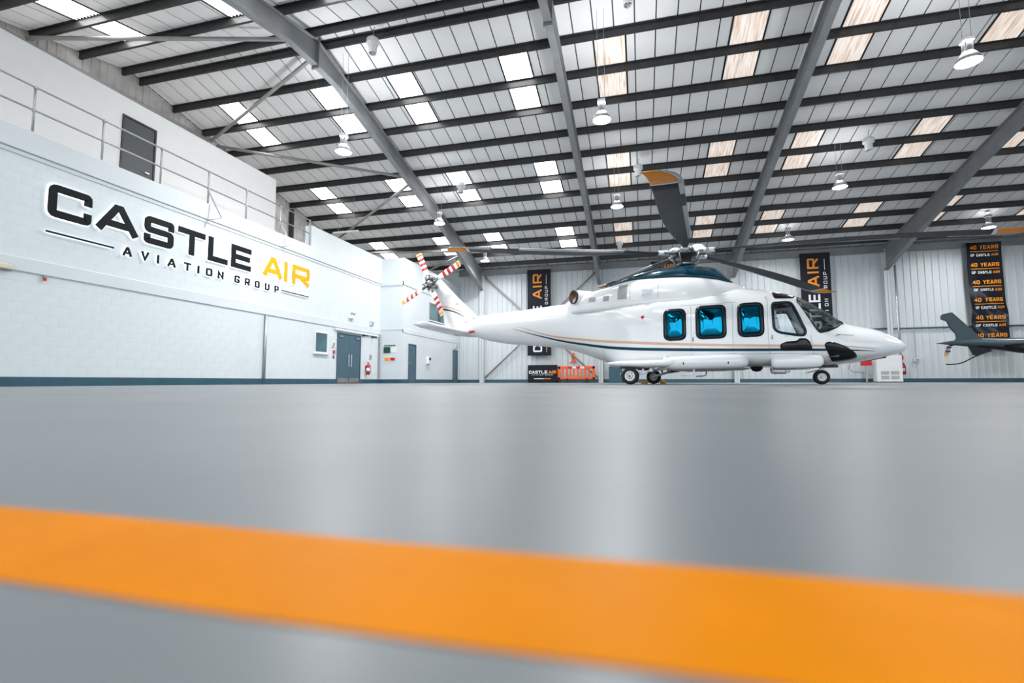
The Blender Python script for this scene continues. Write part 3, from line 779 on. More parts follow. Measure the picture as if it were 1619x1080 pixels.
E_ = empty('wall_control_box', (-4.2, D-.12, 1.25)); tag(E_, 'small grey and orange control box hung on a cable above the orange barrier', 'control box')
MB().bbox((0, 0, 0), (.17, .09, .5), .01).build('body', 'clad', E_); MB().bbox((.18, 0, -.05), (.36, .08, .55), .01).build('cover', 'barrier', E_)
MB().path([(.08,.03,.5),(.08,.03,.9)], .012, 6).build('cable', 'black', E_)
E_ = empty('blue_cabinet', (-1.78, D-.5, 0)); tag(E_, 'narrow teal cabinet against rear wall behind the main wheel', 'cabinet')
MB().bbox((0, 0, 0), (.75, .45, .95), .01).build('body', 'skirt', E_); MB().bbox((.03, -.012, .05), (.72, 0, .92), .004).build('door_panel', 'skirt', E_); MB().box((.64, -.03, .45), (.66, -.012, .6)).build('handle', 'chrome', E_)

E_ = empty('heater_cabinet', (11.62, D-1.15, 0)); tag(E_, 'white vented heater cabinet on the floor below the nose', 'cabinet')
MB().bbox((0, 0, .03), (1.12, .5, 1.36), .015).build('body', 'white', E_)
for i in range(2):
    for j in range(2):
        v = MB()
        for k in range(6): v.box((.16+.44*i, -.008, .16+.24*j+k*.03), (.52+.44*i, .002, .16+.24*j+k*.03+.014))
        v.build('vent', 'grille', E_)
MB().box((.02, .02, 0), (1.1, .48, .03)).build('plinth', 'black', E_)
E_ = empty('red_control_panel', (11.02, D-1.0, 0)); tag(E_, 'red electrical box on a stand left of the heater cabinet', 'control box')
MB().bbox((0, 0, .86), (.46, .18, 1.2), .012).build('box', 'red', E_); MB().box((.18, .06, 0), (.24, .12, .86)).build('post', 'galv', E_); MB().box((.05, -.05, 0), (.38, .23, .02)).build('base', 'black', E_)
MB().path([(.02,.1,1.1),(-.45,.2,1.0),(-.5,.3,.7),(-.3,.3,.55),(.1,.2,.5),(.2,.1,.52)], .014, 6).build('cable', 'black', E_, True)
for nm, z, m, lb in (('fire_notice', 1.18, 'red', 'small red fire notice above the extinguisher by the heater'),):
    o = MB().bbox((13.08, D-.03, z), (13.3, D, z+.22), .004).build(nm, m); tag(o, lb, 'notice')
def sock(E_, a, b, c): MB().box((a*.2, -.01, c*.3), (a*.8, 0, c*.7)).build('socket', 'grille', E_); MB().path([(a*.3,b*.5,c),(a*.25,b*.5,1.6)], .012, 6).build('conduit', 'galv', E_)
o = MB().tube((13.0, D-.40, 0), (13.0, D-.40, 6.1), .035, 10).lathe([(.05,-.03),(.05,.03)], (13.0, D-.40, 4.3), (0,0,1), 10).build('service_pipe', 'chrome', None, True); tag(o, 'slim bright vertical pipe beside the column right of the nose', 'pipe')
wallbox('socket_box', 13.75, D-.1, 1.05, 14.0, D-.01, 1.25, 'clad', 'grey socket box with conduit on rear wall right of the nose', 'socket', sock)

# ------------------------------------------------------------------ lamps and fans
def lamp_me():
    P = {}
    P['ballast'] = MB().bbox((-.11,-.11,.50),(.11,.11,.60),.012).bbox((-.085,-.085,.26),(.085,.085,.50),.015).mesh('ballast')
    P['reflector'] = MB().lathe([(.08,.28),(.10,.26),(.16,.20),(.23,.09),(.26,0),(.252,0),(.222,.09),(.155,.19),(.09,.25)], (0,0,0), (0,0,1), 28, True).mesh('reflector')
    P['lens'] = MB().lathe([(.001,-.035),(.10,-.03),(.19,-.012),(.25,.005),(.25,.012),(.001,.012)], (0,0,0), (0,0,1), 28).mesh('lens')
    return P
LP = lamp_me()
for k, m in (('ballast','grille'),('reflector','galv'),('lens','lamp')):
    LP[k].materials.append(M[m])
    if k != 'ballast':
        for p in LP[k].polygons: p.use_smooth = True
ld = bpy.data.lights.new('high_bay_light', 'AREA'); ld.shape = 'DISK'; ld.size = .45; ld.energy = 150; ld.color = (.96, .98, 1); ld.spread = R(165)
ld2 = ld.copy(); ld2.energy = 85
lg = bpy.data.lights.new('added_uplight', 'POINT'); lg.shadow_soft_size = .2; lg.energy = 320; lg.color = (.97, .985, 1)  # point light added at each lamp to brighten the roof boards
lg2 = lg.copy(); lg2.energy = 18; lg1 = lg.copy(); lg1.energy = 70; lg0 = lg.copy(); lg0.energy = 130
def lamp(x, y, z, label):
    E_ = empty('high_bay_lamp', (x, y, z)); tag(E_, label, 'lamp', 'hanging high bay lamps')
    for k in ('ballast', 'reflector', 'lens'): link(k, LP[k], None, E_)
    zt = max(zp(y)-.06-z, .62)
    for s in (-.09, .09): MB().tube((s, 0, .59), (s*1.1, 0, zt), .006, 5).build('suspension_wire', 'galv', E_)
    L_ = bpy.data.objects.new('lamp_light', ld if z > 7.3 else ld2); COL.objects.link(L_); L_.parent = E_; L_.location = (0, 0, -.06)
    L_ = bpy.data.objects.new('roof_uplight', lg2 if z < 7.3 else lg1 if y > 18 else lg if y > 10 else lg0); COL.objects.link(L_); L_.parent = E_; L_.location = (0, 0, .30)
    return E_
for x, y, z, lb in [(-9.15,13.55,7.5,'lit high bay lamp hanging in front of the leftmost rafter, above the annexe'),(-.9,13.7,7.5,'lit high bay lamp hanging left of the raised rotor blade, nearer one'),
    (7.6,13.3,7.5,'large lit high bay lamp at the upper right of the roof'),(-.8,20.95,7.5,'lit high bay lamp just left of the raised orange-tipped blade, farther one'),
    (7.6,21.0,7.5,'lit high bay lamp hanging between the third rafter and the dark rafter'),(-9.0,21.1,7.5,'lit high bay lamp against the leftmost rafter above the tail rotor'),
    (-8.7,27.2,7.15,'lit high bay lamp low beside the tail rotor at the haunch'),(7.35,27.0,7.15,'lit high bay lamp near the rear wall above the cockpit'),
    (15.8,27.2,7.15,'lit high bay lamp near the rear wall above the crumpled banner'),
    (16.0,21.0,7.5,'lit high bay lamp beyond the right edge, middle row'),(16.0,13.4,7.5,'lit high bay lamp beyond the right edge, ridge row')]:
    lamp(x, y, z, lb)
fan_m = [MB().lathe([(.19,.30),(.19,.44),(.12,.50),(.001,.50)], (0,0,0), (0,0,1), 24).mesh('motor_housing'), MB().lathe([(.19,.30),(.13,.26),(.125,0),(.115,0),(.115,.2)], (0,0,0), (0,0,1), 24).mesh('duct')]
for me in fan_m:
    me.materials.append(M['white'])
    for p in me.polygons: p.use_smooth = True
gm = MB()
for k in range(2): gm.box((-.11,-.012,.02),(.11,.012,.05)) if k == 0 else gm.box((-.012,-.11,.02),(.012,.11,.05))
gm = gm.lathe([(.04,.02),(.04,.06),(.001,.06)], (0,0,0), (0,0,1), 12).mesh('outlet_guard'); gm.materials.append(M['grille'])
bk = MB().lathe([(.114,.12),(.001,.12)], (0,0,0), (0,0,1), 20).mesh('impeller'); bk.materials.append(M['black'])
for x, y, z, lb in [(-7.75,12.85,10.15,'white ceiling fan unit near the ridge, right of the leftmost rafter'),(-.1,12.85,10.15,'white ceiling fan unit cut by the top edge of the view'),
    (-7.65,20.3,8.55,'white ceiling fan unit in front of a clean skylight right of the leftmost rafter'),(.1,20.5,8.55,'white ceiling fan unit just left of the orange blade tip'),
    (8.35,20.3,8.55,'white ceiling fan unit under the stained skylights at the right'),(-.95,27.4,7.3,'white ceiling fan unit low above the rotor blades near the rear wall')]:
    E_ = empty('ceiling_fan_unit', (x, y, z)); tag(E_, lb, 'fan', 'white ceiling fan units')
    for me in fan_m + [gm, bk]: link(me.name.split('.')[0], me, None, E_)
    MB().path([(0,0,.5),(.02,0,.5+(zp(y)-z-.5)*.5),(.05,0,zp(y)-z-.1)], .012, 6).build('hanger', 'galv', E_)
E_ = empty('batten_light', (-13.4, 20.2, 7.15)); tag(E_, 'slim white batten light on two wires above the annexe', 'light')
MB().bbox((-.68,-.05,0),(.68,.05,.07),.012).build('body', 'white', E_)
for k in (-.4, .4): MB().tube((k,0,.07),(k,0,zp(20.2)-7.2),.006,5).build('wire', 'galv', E_)

# ------------------------------------------------------------------ white helicopter
H = empty('helicopter', (4.226, 13.437, 0), R(-12.54))
tag(H, 'large white twin-engine helicopter with teal rotor fairing and orange-tipped blades', 'helicopter')
# x forward, y to port, z up; origin below the nose wheel
ST = [ # x, bottom, top, zc, halfwidth, n low, n high
 (1.70,.84,.86,.85,.02,2,2),(1.62,.755,.97,.85,.17,2,2),(1.39,.665,1.12,.84,.37,2.1,2.1),(1.20,.61,1.235,.84,.50,2.2,2.1),(1.04,.575,1.30,.85,.585,2.3,2.1),
 (.80,.53,1.37,.86,.69,2.4,2.1),(.47,.485,1.48,.88,.82,2.6,2.1),(.20,.455,1.68,.95,.92,2.9,2.2),(-.10,.44,1.91,1.05,.99,3.2,2.4),(-.32,.43,2.06,1.1,1.03,3.4,2.6),
 (-.50,.43,2.15,1.1,1.06,3.6,2.9),(-.98,.42,2.29,1.1,1.1,4,3.2),(-1.3,.42,2.38,1.1,1.12,4,3.2),(-1.8,.42,2.45,1.1,1.12,4,3.3),(-3.5,.42,2.45,1.1,1.12,4,3.3),
 (-4.4,.44,2.42,1.15,1.08,3.6,3.2),(-5.0,.55,2.40,1.3,.97,3,3),(-5.28,.64,2.40,1.4,.90,2.8,2.8),(-6.09,.93,2.42,1.65,.68,2.5,2.5),(-6.62,1.07,2.42,1.75,.56,2.3,2.3),
 (-7.2,1.15,2.39,1.8,.48,2.2,2.2),(-8.4,1.27,2.32,1.82,.40,2.1,2.1),(-9.25,1.42,2.28,1.87,.33,2,2),(-9.85,1.60,2.25,1.9,.26,2,2),(-10.5,1.75,2.15,1.95,.14,2,2),(-10.9,1.86,2.04,1.95,.04,2,2)]
ST = sorted(ST)
def make_interp(tab):
    xs = [t[0] for t in tab]; n = len(xs); k = len(tab[0])-1
    sl = [[(tab[i+1][j+1]-tab[i][j+1])/(xs[i+1]-xs[i]) for i in range(n-1)] for j in range(k)]
    tg = []
    for j in range(k):
        t = [sl[j][0]]
        for i in range(1, n-1):
            a, b = sl[j][i-1], sl[j][i]
            t.append(0 if a*b <= 0 else 2*a*b/(a+b))
        t.append(sl[j][-1]); tg.append(t)
    def f(x):
        x = min(max(x, xs[0]), xs[-1]); i = 0
        while i < n-2 and x > xs[i+1]: i += 1
        h = xs[i+1]-xs[i]; t = (x-xs[i])/h; out = []
        for j in range(k):
            p0, p1 = tab[i][j+1], tab[i+1][j+1]; m0, m1 = tg[j][i]*h, tg[j][i+1]*h
            out.append((2*t**3-3*t*t+1)*p0+(t**3-2*t*t+t)*m0+(-2*t**3+3*t*t)*p1+(t**3-t*t)*m1)
        return out
    return f
FS = make_interp(ST)
def fpoint(x, th):
    b, t, zc, w, nb, nt = FS(x); c, s = math.cos(th), math.sin(th); n = nt if s >= 0 else nb
    y = w*math.copysign(abs(c)**(2/n), c); z = zc + ((t-zc) if s >= 0 else (zc-b))*math.copysign(abs(s)**(2/n), s)
    return (x, y, z)
def side_y(x, z):
    b, t, zc, w, nb, nt = FS(x); n = nt if z >= zc else nb; v = abs((z-zc)/((t-zc) if z >= zc else (zc-b)))
    return w*(max(0, 1-min(v, 1)**n))**(1/n)
def side_n(x, z):
    e = .02; dx = (side_y(x+e, z)-side_y(x-e, z))/(2*e); dz = (side_y(x, z+e)-side_y(x, z-e))/(2*e)
    return Vector((-dx, 1, -dz)).normalized()
def on_side(x, z, side, off):
    n = side_n(x, z); y = side_y(x, z)
    return (x+n.x*off, side*(y+n.y*off), z+n.z*off)
def round_poly(pts, r, seg=5):
    out = []; n = len(pts); P = [Vector(p) for p in pts]
    for i in range(n):
        a, b, c = P[i-1], P[i], P[(i+1) % n]; d0 = a-b; d1 = c-b
        k0 = min(r, d0.length*.48); k1 = min(r, d1.length*.48)
        p0 = b+d0.normalized()*k0; p1 = b+d1.normalized()*k1
        for t in range(seg+1):
            u = t/seg; out.append(p0*(1-u)**2+b*2*u*(1-u)+p1*u*u)
    # resample
    tot = sum((out[i]-out[i-1]).length for i in range(len(out))); N = 64; res = []; acc = 0; i = 0; want = 0
    m = len(out); seg_l = [(out[(i+1) % m]-out[i]).length for i in range(m)]
    i = 0; acc = 0
    for k in range(N):
        want = tot*k/N
        while acc+seg_l[i] < want: acc += seg_l[i]; i += 1
        res.append(out[i].lerp(out[(i+1) % m], (want-acc)/max(seg_l[i], 1e-9)))
    return res
def inset(poly, d):
    c = sum(poly, Vector((0, 0)))/len(poly); out = []; n = len(poly)
    for i in range(n):
        t = (poly[(i+1) % n]-poly[i-1]).normalized(); nn = Vector((-t.y, t.x))
        if nn.dot(c-poly[i]) < 0: nn = -nn
        out.append(poly[i]+nn*d)
    return out
def ring_patch(outer, inner, side, o1, o2):
    mb = MB(); n = len(outer)
    rings = [[on_side(p.x, p.y, side, -.03) for p in outer], [on_side(p.x, p.y, side, o1) for p in outer],
             [on_side(p.x, p.y, side, o2) for p in inner], [on_side(p.x, p.y, side, -.03) for p in inner]]
    return mb.loft(rings, False)
def disc_patch(poly, side, o1, bulge, skirt=True, cap=True):
    mb = MB(); c = sum(poly, Vector((0, 0)))/len(poly); rings = []
    if skirt: rings.append([on_side(p.x, p.y, side, -.02) for p in poly])
    for f in (1, .85, .65, .42, .2, .02):
        rings.append([on_side(c.x+(p.x-c.x)*f, c.y+(p.y-c.y)*f, side, o1+bulge*(1-f*f)) for p in poly])
    mb.loft(rings, cap)
    if not cap: mb.f.append(tuple(len(mb.v)-len(poly)+j for j in range(len(poly))))
    return mb
def inside(poly, x, z):
    r = False; n = len(poly); j = n-1
    for i in range(n):
        xi, zi = poly[i]; xj, zj = poly[j]
        if (zi > z) != (zj > z) and x < (xj-xi)*(z-zi)/(zj-zi)+xi: r = not r
        j = i
    return r
PILOT = [(-1.02,1.94),(-.62,1.95),(-.555,1.88),(-.305,1.22),(-.34,1.105),(-.43,1.09),(-.89,1.18),(-1.00,1.28)]
pil_o = round_poly(PILOT, .10); pil_i = inset(pil_o, .055); pil_cut = inset(pil_o, .03)
def ws_low(x):
    tab = [(-.47,1.94),(-.28,1.56),(-.13,1.26),(-.06,1.175),(.12,1.215),(.28,1.29),(.42,1.40),(.50,1.46)]
    if x <= tab[0][0]: return tab[0][1]
    for (a, za), (b, zb_) in zip(tab[:-1], tab[1:]):
        if x <= b: return za+(zb_-za)*(x-a)/(b-a)
    return tab[-1][1]
# fuselage shell with real openings for the cockpit glass
xs = []; x = 1.70
while x > -10.9:
    xs.append(x); x -= .03 if x > -1.15 else .08
xs.append(-10.9)
NT = 120; mb = MB(); fs = []; vs = []
for x in xs:
    for k in range(NT): vs.append(fpoint(x, 2*math.pi*k/NT))
def cut(x, y, z):
    if inside(pil_cut, x, z) and abs(y) > .3: return True
    if -.43 < x < .40 and z > ws_low(x)+.035 and abs(y) > .075 and (x > -.40 or z < 2.0): return True
    return False
for i in range(len(xs)-1):
    for k in range(NT):
        q = (i*NT+k, i*NT+(k+1) % NT, (i+1)*NT+(k+1) % NT, (i+1)*NT+k)
        c = [sum(vs[j][m] for j in q)/4 for m in range(3)]
        if not cut(*c): fs.append(q)
mb.add(vs, fs)
FU = mb.build('fuselage', 'heli', H, True)
# windscreens
def theta_lo(x, z):
    b, t, zc, w, nb, nt = FS(x); v = min(max((z-zc)/(t-zc), 0), 1); return math.asin(v**(nt/2))
def theta_hi(x, y):
    b, t, zc, w, nb, nt = FS(x); return math.acos(min(1, (y/w)**(nt/2)))
def fnorm(x, th):
    e = .01; a = Vector(fpoint(x+e, th))-Vector(fpoint(x-e, th)); b = Vector(fpoint(x, th+e))-Vector(fpoint(x, th-e))
    n = a.cross(b).normalized(); p = Vector(fpoint(x, th)); c = Vector((x, 0, 1.1))
    return n if n.dot(p-c) > 0 else -n
def ws_patch(side, grow, off, edge=None):
    mb = MB(); nx, nt_ = 26, 16; vs = []
    for i in range(nx+1):
        x = (-.455-grow) + (.455+.44+2*grow)*i/nx
        lo = theta_lo(x, ws_low(x)-grow); hi = theta_hi(x, .06-grow*.7); lo = min(lo, hi-.02)
        for j in range(nt_+1):
            th = lo+(hi-lo)*j/nt_; p = Vector(fpoint(x, th))+fnorm(x, th)*off; vs.append((p.x, side*p.y, p.z))
    fs = []
    for i in range(nx):
        for j in range(nt_):
            if edge and edge <= i < nx-edge and edge <= j < nt_-edge: continue
            a = i*(nt_+1)+j; fs.append((a, a+1, a+nt_+2, a+nt_+1))
    return mb.add(vs, fs)
for s in (-1, 1):
    o = ws_patch(s, .0, .012).build('windscreen', 'screen', H, True)
    ws_patch(s, .02, .008, 1).build('windscreen_seal', 'wframe', o, True)
    MB().path([on_side(.44, 1.36, s, .02), on_side(.25, 1.45, s, .03), on_side(.0, 1.66, s, .03)], .008, 5).build('wiper', 'black', o)
# windows down the side
def rr(x0, x1, z0, z1, r): return round_poly([(x0,z0),(x1,z0),(x1,z1),(x0,z1)], r)
WN = [rr(-3.47,-2.915,1.10,1.92,.17), rr(-2.69,-1.985,1.11,1.955,.16), rr(-1.745,-1.17,1.12,1.955,.17)]
for s in (-1, 1):
    for w in WN:
        i1 = inset(w, .085)
        o = ring_patch(w, i1, s, .012, .03).build('cabin_window', 'wframe', H, True)
        disc_patch(i1, s, .020, .028).build('window_glass', 'glassblue', o, True)
    o = ring_patch(pil_o, pil_i, s, .012, .018).build('cockpit_window', 'wframe', H, True)
    disc_patch(pil_i, s, .006, .03, False, False).build('window_glass', 'glass', o, True)
    disc_patch(round_poly([(-.86,.80),(-.86,.93),(-.74,.985),(-.51,1.005),(-.48,1.055),(-.33,1.05),(-.26,.97),(-.225,.83),(-.235,.775),(-.83,.78)], .03), s, .010, .02).build('smoked_lower_window', 'smoke', H, True)
    disc_patch(round_poly([(.01,.90),(.07,.965),(.22,.95),(.42,.86),(.57,.76),(.66,.66),(.655,.60),(.52,.555),(.34,.525),(.17,.515),(.12,.62),(.05,.79)], .05), s, .008, .01).build('chin_window', 'smoke', H, True)
    disc_patch(round_poly([(-.99,2.235),(-.63,2.175),(-.47,2.09),(-.55,2.03),(-.94,2.03)], .05), s, .010, .01).build('eyebrow_window', 'smoke', H, True)
# painted stripes
def ribbon(tab, side, off=.006):
    mb = MB(); vs = []; n = 90; a, b = tab[0][0], tab[-1][0]; f = make_interp(tab)
    for i in range(n+1):
        x = a+(b-a)*i/n; z, w = f(x); w = max(w, .001)
        vs += [on_side(x, z-w/2, side, off), on_side(x, z+w/2, side, off)]
    return mb.add(vs, [(2*i, 2*i+1, 2*i+3, 2*i+2) for i in range(n)])
PEACH = [(-8.0,1.79,.006),(-6.75,1.42,.04),(-5.82,1.275,.05),(-5.15,1.18,.06),(-4.62,1.125,.065),(-3.13,1.01,.065),(-1.88,.94,.055),(-.87,.90,.05),(-.03,.875,.045),(.5,.85,.03),(1.0,.80,.006)]
TEALS = [(-8.15,1.72,.006),(-6.75,1.33,.045),(-5.75,1.13,.06),(-4.67,.965,.075),(-3.93,.91,.075),(-1.88,.83,.065),(-.03,.785,.05),(.5,.77,.03),(1.0,.745,.006)]
for s in (-1, 1):
    ribbon(PEACH, s).build('peach_stripe', 'peach', H, True); ribbon(TEALS, s).build('teal_stripe', 'tealstripe', H, True)
# seams and door outlines
def seam(pts, side, w=.008):
    mb = MB(); vs = []; P = []
    for a, b in zip(pts[:-1], pts[1:]):
        a = Vector(a); b = Vector(b)
        for t in range(8): P.append(a.lerp(b, t/8))
    P.append(Vector(pts[-1]))
    for i, p in enumerate(P):
        d = (P[min(i+1, len(P)-1)]-P[max(i-1, 0)]).normalized(); n = Vector((-d.y, d.x))*w/2
        vs += [on_side(p.x+n.x, p.y+n.y, side, .004), on_side(p.x-n.x, p.y-n.y, side, .004)]
    return mb.add(vs, [(2*i, 2*i+1, 2*i+3, 2*i+2) for i in range(len(P)-1)])
for s in (-1, 1):
    for k, pts in enumerate([[(-1.84,1.97),(-1.86,.72)],[(-3.05,1.99),(-1.76,1.99)],[(-2.80,1.97),(-2.80,.72)],[(-1.09,2.0),(-1.10,1.2),(-1.08,.70)],[(-5.12,.95),(-5.12,.62)],[(-5.0,2.17),(-3.5,2.21),(-1.95,2.21)],[(-.24,1.12),(-.20,.70)],[(-2.0,.74),(-.1,.70)]]):
        seam(pts, s).build('panel_seam', 'seam', H)
    for x, z in ((-2.75,1.12),(-1.01,1.10)):
        q = MB().path([on_side(x, z+.05, s, .0), on_side(x-.01, z+.04, s, .025), on_side(x-.01, z-.04, s, .025), on_side(x, z-.05, s, 0)], .008, 6); q.build('door_handle', 'black', H)
    p = on_side(-4.0, 1.76, s, .0); n = side_n(-4.0, 1.76)
    MB().lathe([(.001,.035),(.03,.025),(.045,0)], p, (n.x, s*n.y, n.z), 14).build('marker_light', 'red', H, True)
    MB().tube(on_side(.26, 1.11, s, .0), on_side(.30, 1.10, s, .07), .012, 6).tube(on_side(.28, 1.11, s, .07), on_side(.58, 1.075, s, .06), .009, 6).build('pitot_probe', 'galv', H)
# cockpit interior
MB().box((-1.14, -.95, .7), (-1.10, .95, 2.1)).build('cockpit_bulkhead', 'seat', H)
MB().box((-1.1, -.85, .62), (.3, .85, .66)).build('cockpit_floor', 'cockpit', H)
q = MB().bbox((.0, -.62, .66), (.42, .62, 1.22), .05).bbox((-.02, -.55, 1.15), (.25, .55, 1.34), .05).bbox((-.55, -.14, .66), (0, .14, .98), .03); q.build('instrument_panel', 'cockpit', H)
MB().bbox((-.75, -.22, 2.0), (-.35, .22, 2.07), .02).build('overhead_panel', 'cockpit', H)
for s in (-1, 1):
    q = MB(); yc = s*.47
    rings = []
    for z, xb, w, d in ((.95,-.86,.25,.09),(1.15,-.89,.26,.10),(1.4,-.93,.25,.09),(1.58,-.95,.20,.08),(1.66,-.96,.12,.06)):
        rings.append([(xb+d*math.cos(2*math.pi*k/16), yc+w*math.copysign(abs(math.sin(2*math.pi*k/16))**.6, math.sin(2*math.pi*k/16)), z) for k in range(16)])
    q.loft(rings); o = q.build('pilot_seat', 'seat', H, True)
    MB().bbox((-.88, yc-.24, .84), (-.42, yc+.24, .97), .04).build('cushion', 'cockpit', o); MB().bbox((-1.0, yc-.11, 1.64), (-.9, yc+.11, 1.8), .03).build('headrest', 'seat', o)
    MB().bbox((-.85, yc-.18, .66), (-.5, yc+.18, .85), .02).build('seat_base', 'cockpit', o)
    MB().path([(-.35, yc, .66), (-.33, yc, .95), (-.38, yc, 1.08)], .015, 6).build('cyclic_stick', 'black', o)
# engine cowling
CT = sorted([(-1.55,2.48,.55),(-1.9,2.66,.80),(-2.3,2.88,.90),(-3.0,3.02,.95),(-4.2,2.97,.95),(-4.8,2.86,.90),(-5.15,2.78,.85),(-5.5,2.72,.80),(-5.9,2.67,.72),(-6.15,2.60,.60),(-6.45,2.44,.42)])
CF = make_interp(CT)
def cow(x, th):
    t, w = CF(x); b = 2.02; n = 2.9; c, s = math.cos(th), math.sin(th)
    return (x, w*math.copysign(abs(c)**(2/n), c), b+(t-b)*abs(s)**(2/n))
def cow_y(x, z):
    t, w = CF(x); n = 2.9; v = min(max((z-2.02)/(t-2.02), 0), 1); return w*(1-v**n)**(1/n)
mb = MB(); rings = []
for i in range(71):
    x = -1.55-4.9*i/70; rings.append([cow(x, math.pi*k/40) for k in range(41)])
mb.loft(rings); CW = mb.build('engine_cowling', 'heli', H, True)
FT = make_interp(sorted([(-1.84,2.60,2.57),(-1.95,2.74,2.585),(-2.12,2.93,2.63),(-2.31,3.07,2.67),(-2.64,3.15,2.735),(-3.13,3.205,2.79),(-3.56,3.20,2.82),(-4.28,3.08,2.85),(-4.7,2.98,2.85),(-5.1,2.84,2.80)]))
rings = []
for i in range(61):
    x = -1.84-3.26*i/60; t, lo = FT(x); w = cow_y(x, min(lo, CF(x)[0]-.03))+.015; r = []
    for k in range(33):
        a = math.pi*k/32; c, s_ = math.cos(a), math.sin(a); n = 2.3
        r.append((x, w*math.copysign(abs(c)**(2/n), c), lo+max(t-lo, .01)*abs(s_)**(2/n)))
    rings.append(r)
MB().loft(rings).build('rotor_fairing', 'teal', H, True)
MB().bbox((-2.05,-.12,2.60),(-1.86,.12,2.70),.03).build('fairing_scoop', 'black', H)
def cow_patch(x0, x1, z0, z1, s, off=.008):
    mb = MB(); n = 8; vs = []
    for i in range(n+1):
        for j in range(n+1):
            x = x0+(x1-x0)*i/n; z = z0+(z1-z0)*j/n; vs.append((x, s*(cow_y(x, z)+off), z))
    return mb.add(vs, [(i*(n+1)+j, i*(n+1)+j+1, (i+1)*(n+1)+j+1, (i+1)*(n+1)+j) for i in range(n) for j in range(n)])
for s in (-1, 1):
    for a, b, c, d in ((-4.70,-4.44,2.30,2.72),(-5.12,-4.95,2.29,2.44),(-5.56,-5.36,2.31,2.44)):
        cow_patch(a, b, c, d, s).build('air_grille', 'grille', H, True)
    q = MB().add([(-4.05,s*(cow_y(-4.05,2.5)-.02),2.34),(-4.05,s*(cow_y(-4.05,2.52)-.02),2.56),(-3.72,s*(cow_y(-3.72,2.5)+.0),2.50),(-4.02,s*(cow_y(-4.02,2.4)+.07),2.36),(-4.02,s*(cow_y(-4.0,2.5)+.07),2.52),(-3.75,s*(cow_y(-3.72,2.4)+.0),2.38)],
        [(0,3,4,1),(3,5,2,4),(1,4,2),(0,5,3)]); q.build('cooling_scoop', 'heli', H)
    cow_patch(-3.62, -3.61, 2.25, 2.7, s, .004).build('panel_seam', 'seam', H); cow_patch(-4.36, -4.35, 2.25, 2.7, s, .004).build('panel_seam', 'seam', H)
    # exhaust pipe
    c0 = Vector((-5.72, s*.24, 2.50)); ax = Vector((-.60, s*.80, .03)).normalized(); L0 = .56
    q = MB().lathe([(.16,0),(.18,.3),(.195,L0),(.183,L0),(.16,.12),(.001,.12)], c0, ax, 24)
    o = q.build('exhaust_pipe', 'rust', H, True); MB().lathe([(.198,L0-.03),(.202,L0+.004),(.180,L0+.004)], c0, ax, 24).build('exhaust_rim', 'hubdark', o, True)
    MB().lathe([(.22,-.05),(.215,.38),(.20,.50)], c0, ax, 24).build('exhaust_shroud', 'heli', o, True)
# tail fin
fin = [(1.75,-9.55,-10.85,.13),(2.05,-9.62,-11.02,.12),(2.33,-9.76,-11.06,.11),(2.6,-10.06,-11.16,.10),(2.89,-10.39,-11.42,.09),(3.38,-10.89,-11.86,.085),(3.7,-11.22,-12.0,.08),(3.86,-11.42,-11.98,.05),(3.90,-11.55,-11.9,.01)]
rings = []
for z, le, te, th in fin:
    c = le-te; r = []
    for k in range(24):
        a = 2*math.pi*k/24; u = .5+.5*math.cos(a); r.append((te+c*u, th*math.sin(a)*(.55+.45*u), z))
    rings.append(r)
MB().loft(rings).build('tail_fin', 'heli', H, True)
def fin_y(x, z):
    for (z0,l0,t0,h0),(z1,l1,t1,h1) in zip(fin[:-1], fin[1:]):
        if z0 <= z <= z1:
            k = (z-z0)/(z1-z0); le = l0+(l1-l0)*k; te = t0+(t1-t0)*k; th = h0+(h1-h0)*k; u = min(max((x-te)/(le-te), 0), 1); a = math.acos(min(1, max(-1, 2*u-1))); return th*math.sin(a)*(.55+.45*u)
    return 0
for nm, m, zz, w in (('teal_stripe','tealstripe',0,.06),('peach_stripe','peach',.10,.05)):
    for s in (-1, 1):
        vs = []; n = 24
        for i in range(n+1):
            t = i/n; x = -11.15+1.05*t; z = 2.58+zz-.05*t-.30*t*t; ww = w*(1-t)**.7+.004
            for q in (-1, 1): vs.append((x, s*(fin_y(x, z)+.006), z+q*ww/2))
        MB().add(vs, [(2*i,2*i+1,2*i+3,2*i+2) for i in range(n)]).build(nm, m, H)
for s in (-1, 1):
    rings = []
    for y, le, te, z, th in ((.1,-9.80,-10.75,1.70,.12),(.6,-9.88,-10.77,1.72,.12),(1.2,-9.99,-10.78,1.76,.115),(1.75,-10.10,-10.79,1.80,.11),(1.98,-10.20,-10.78,1.84,.10),(2.02,-10.26,-10.74,1.86,.07)):
        c = le-te; rings.append([(te+c*(.5+.5*math.cos(2*math.pi*k/20)), s*y, z+th*math.sin(2*math.pi*k/20)*(.5+.5*(.5+.5*math.cos(2*math.pi*k/20)))) for k in range(20)])
    MB().loft(rings).build('stabiliser', 'heli', H, True)
    MB().lathe([(.001,0),(.03,.03),(.035,.12),(.02,.28),(.001,.3)], (-9.62, s*.27, 1.72), (-1,0,0), 12).build('position_light', 'red', H, True)
for x, z in ((-10.45,2.72),(-10.0,2.05),(-9.72,2.16)):
    for s in (-1, 1):
        yy = max(fin_y(x, z), side_y(x, z)) if z < 2.3 else fin_y(x, z)
        MB().lathe([(.001,.008),(.022,.006),(.025,-.02)], (x, s*yy, z), (0, s, 0), 10).build('vent_port', 'black', H)
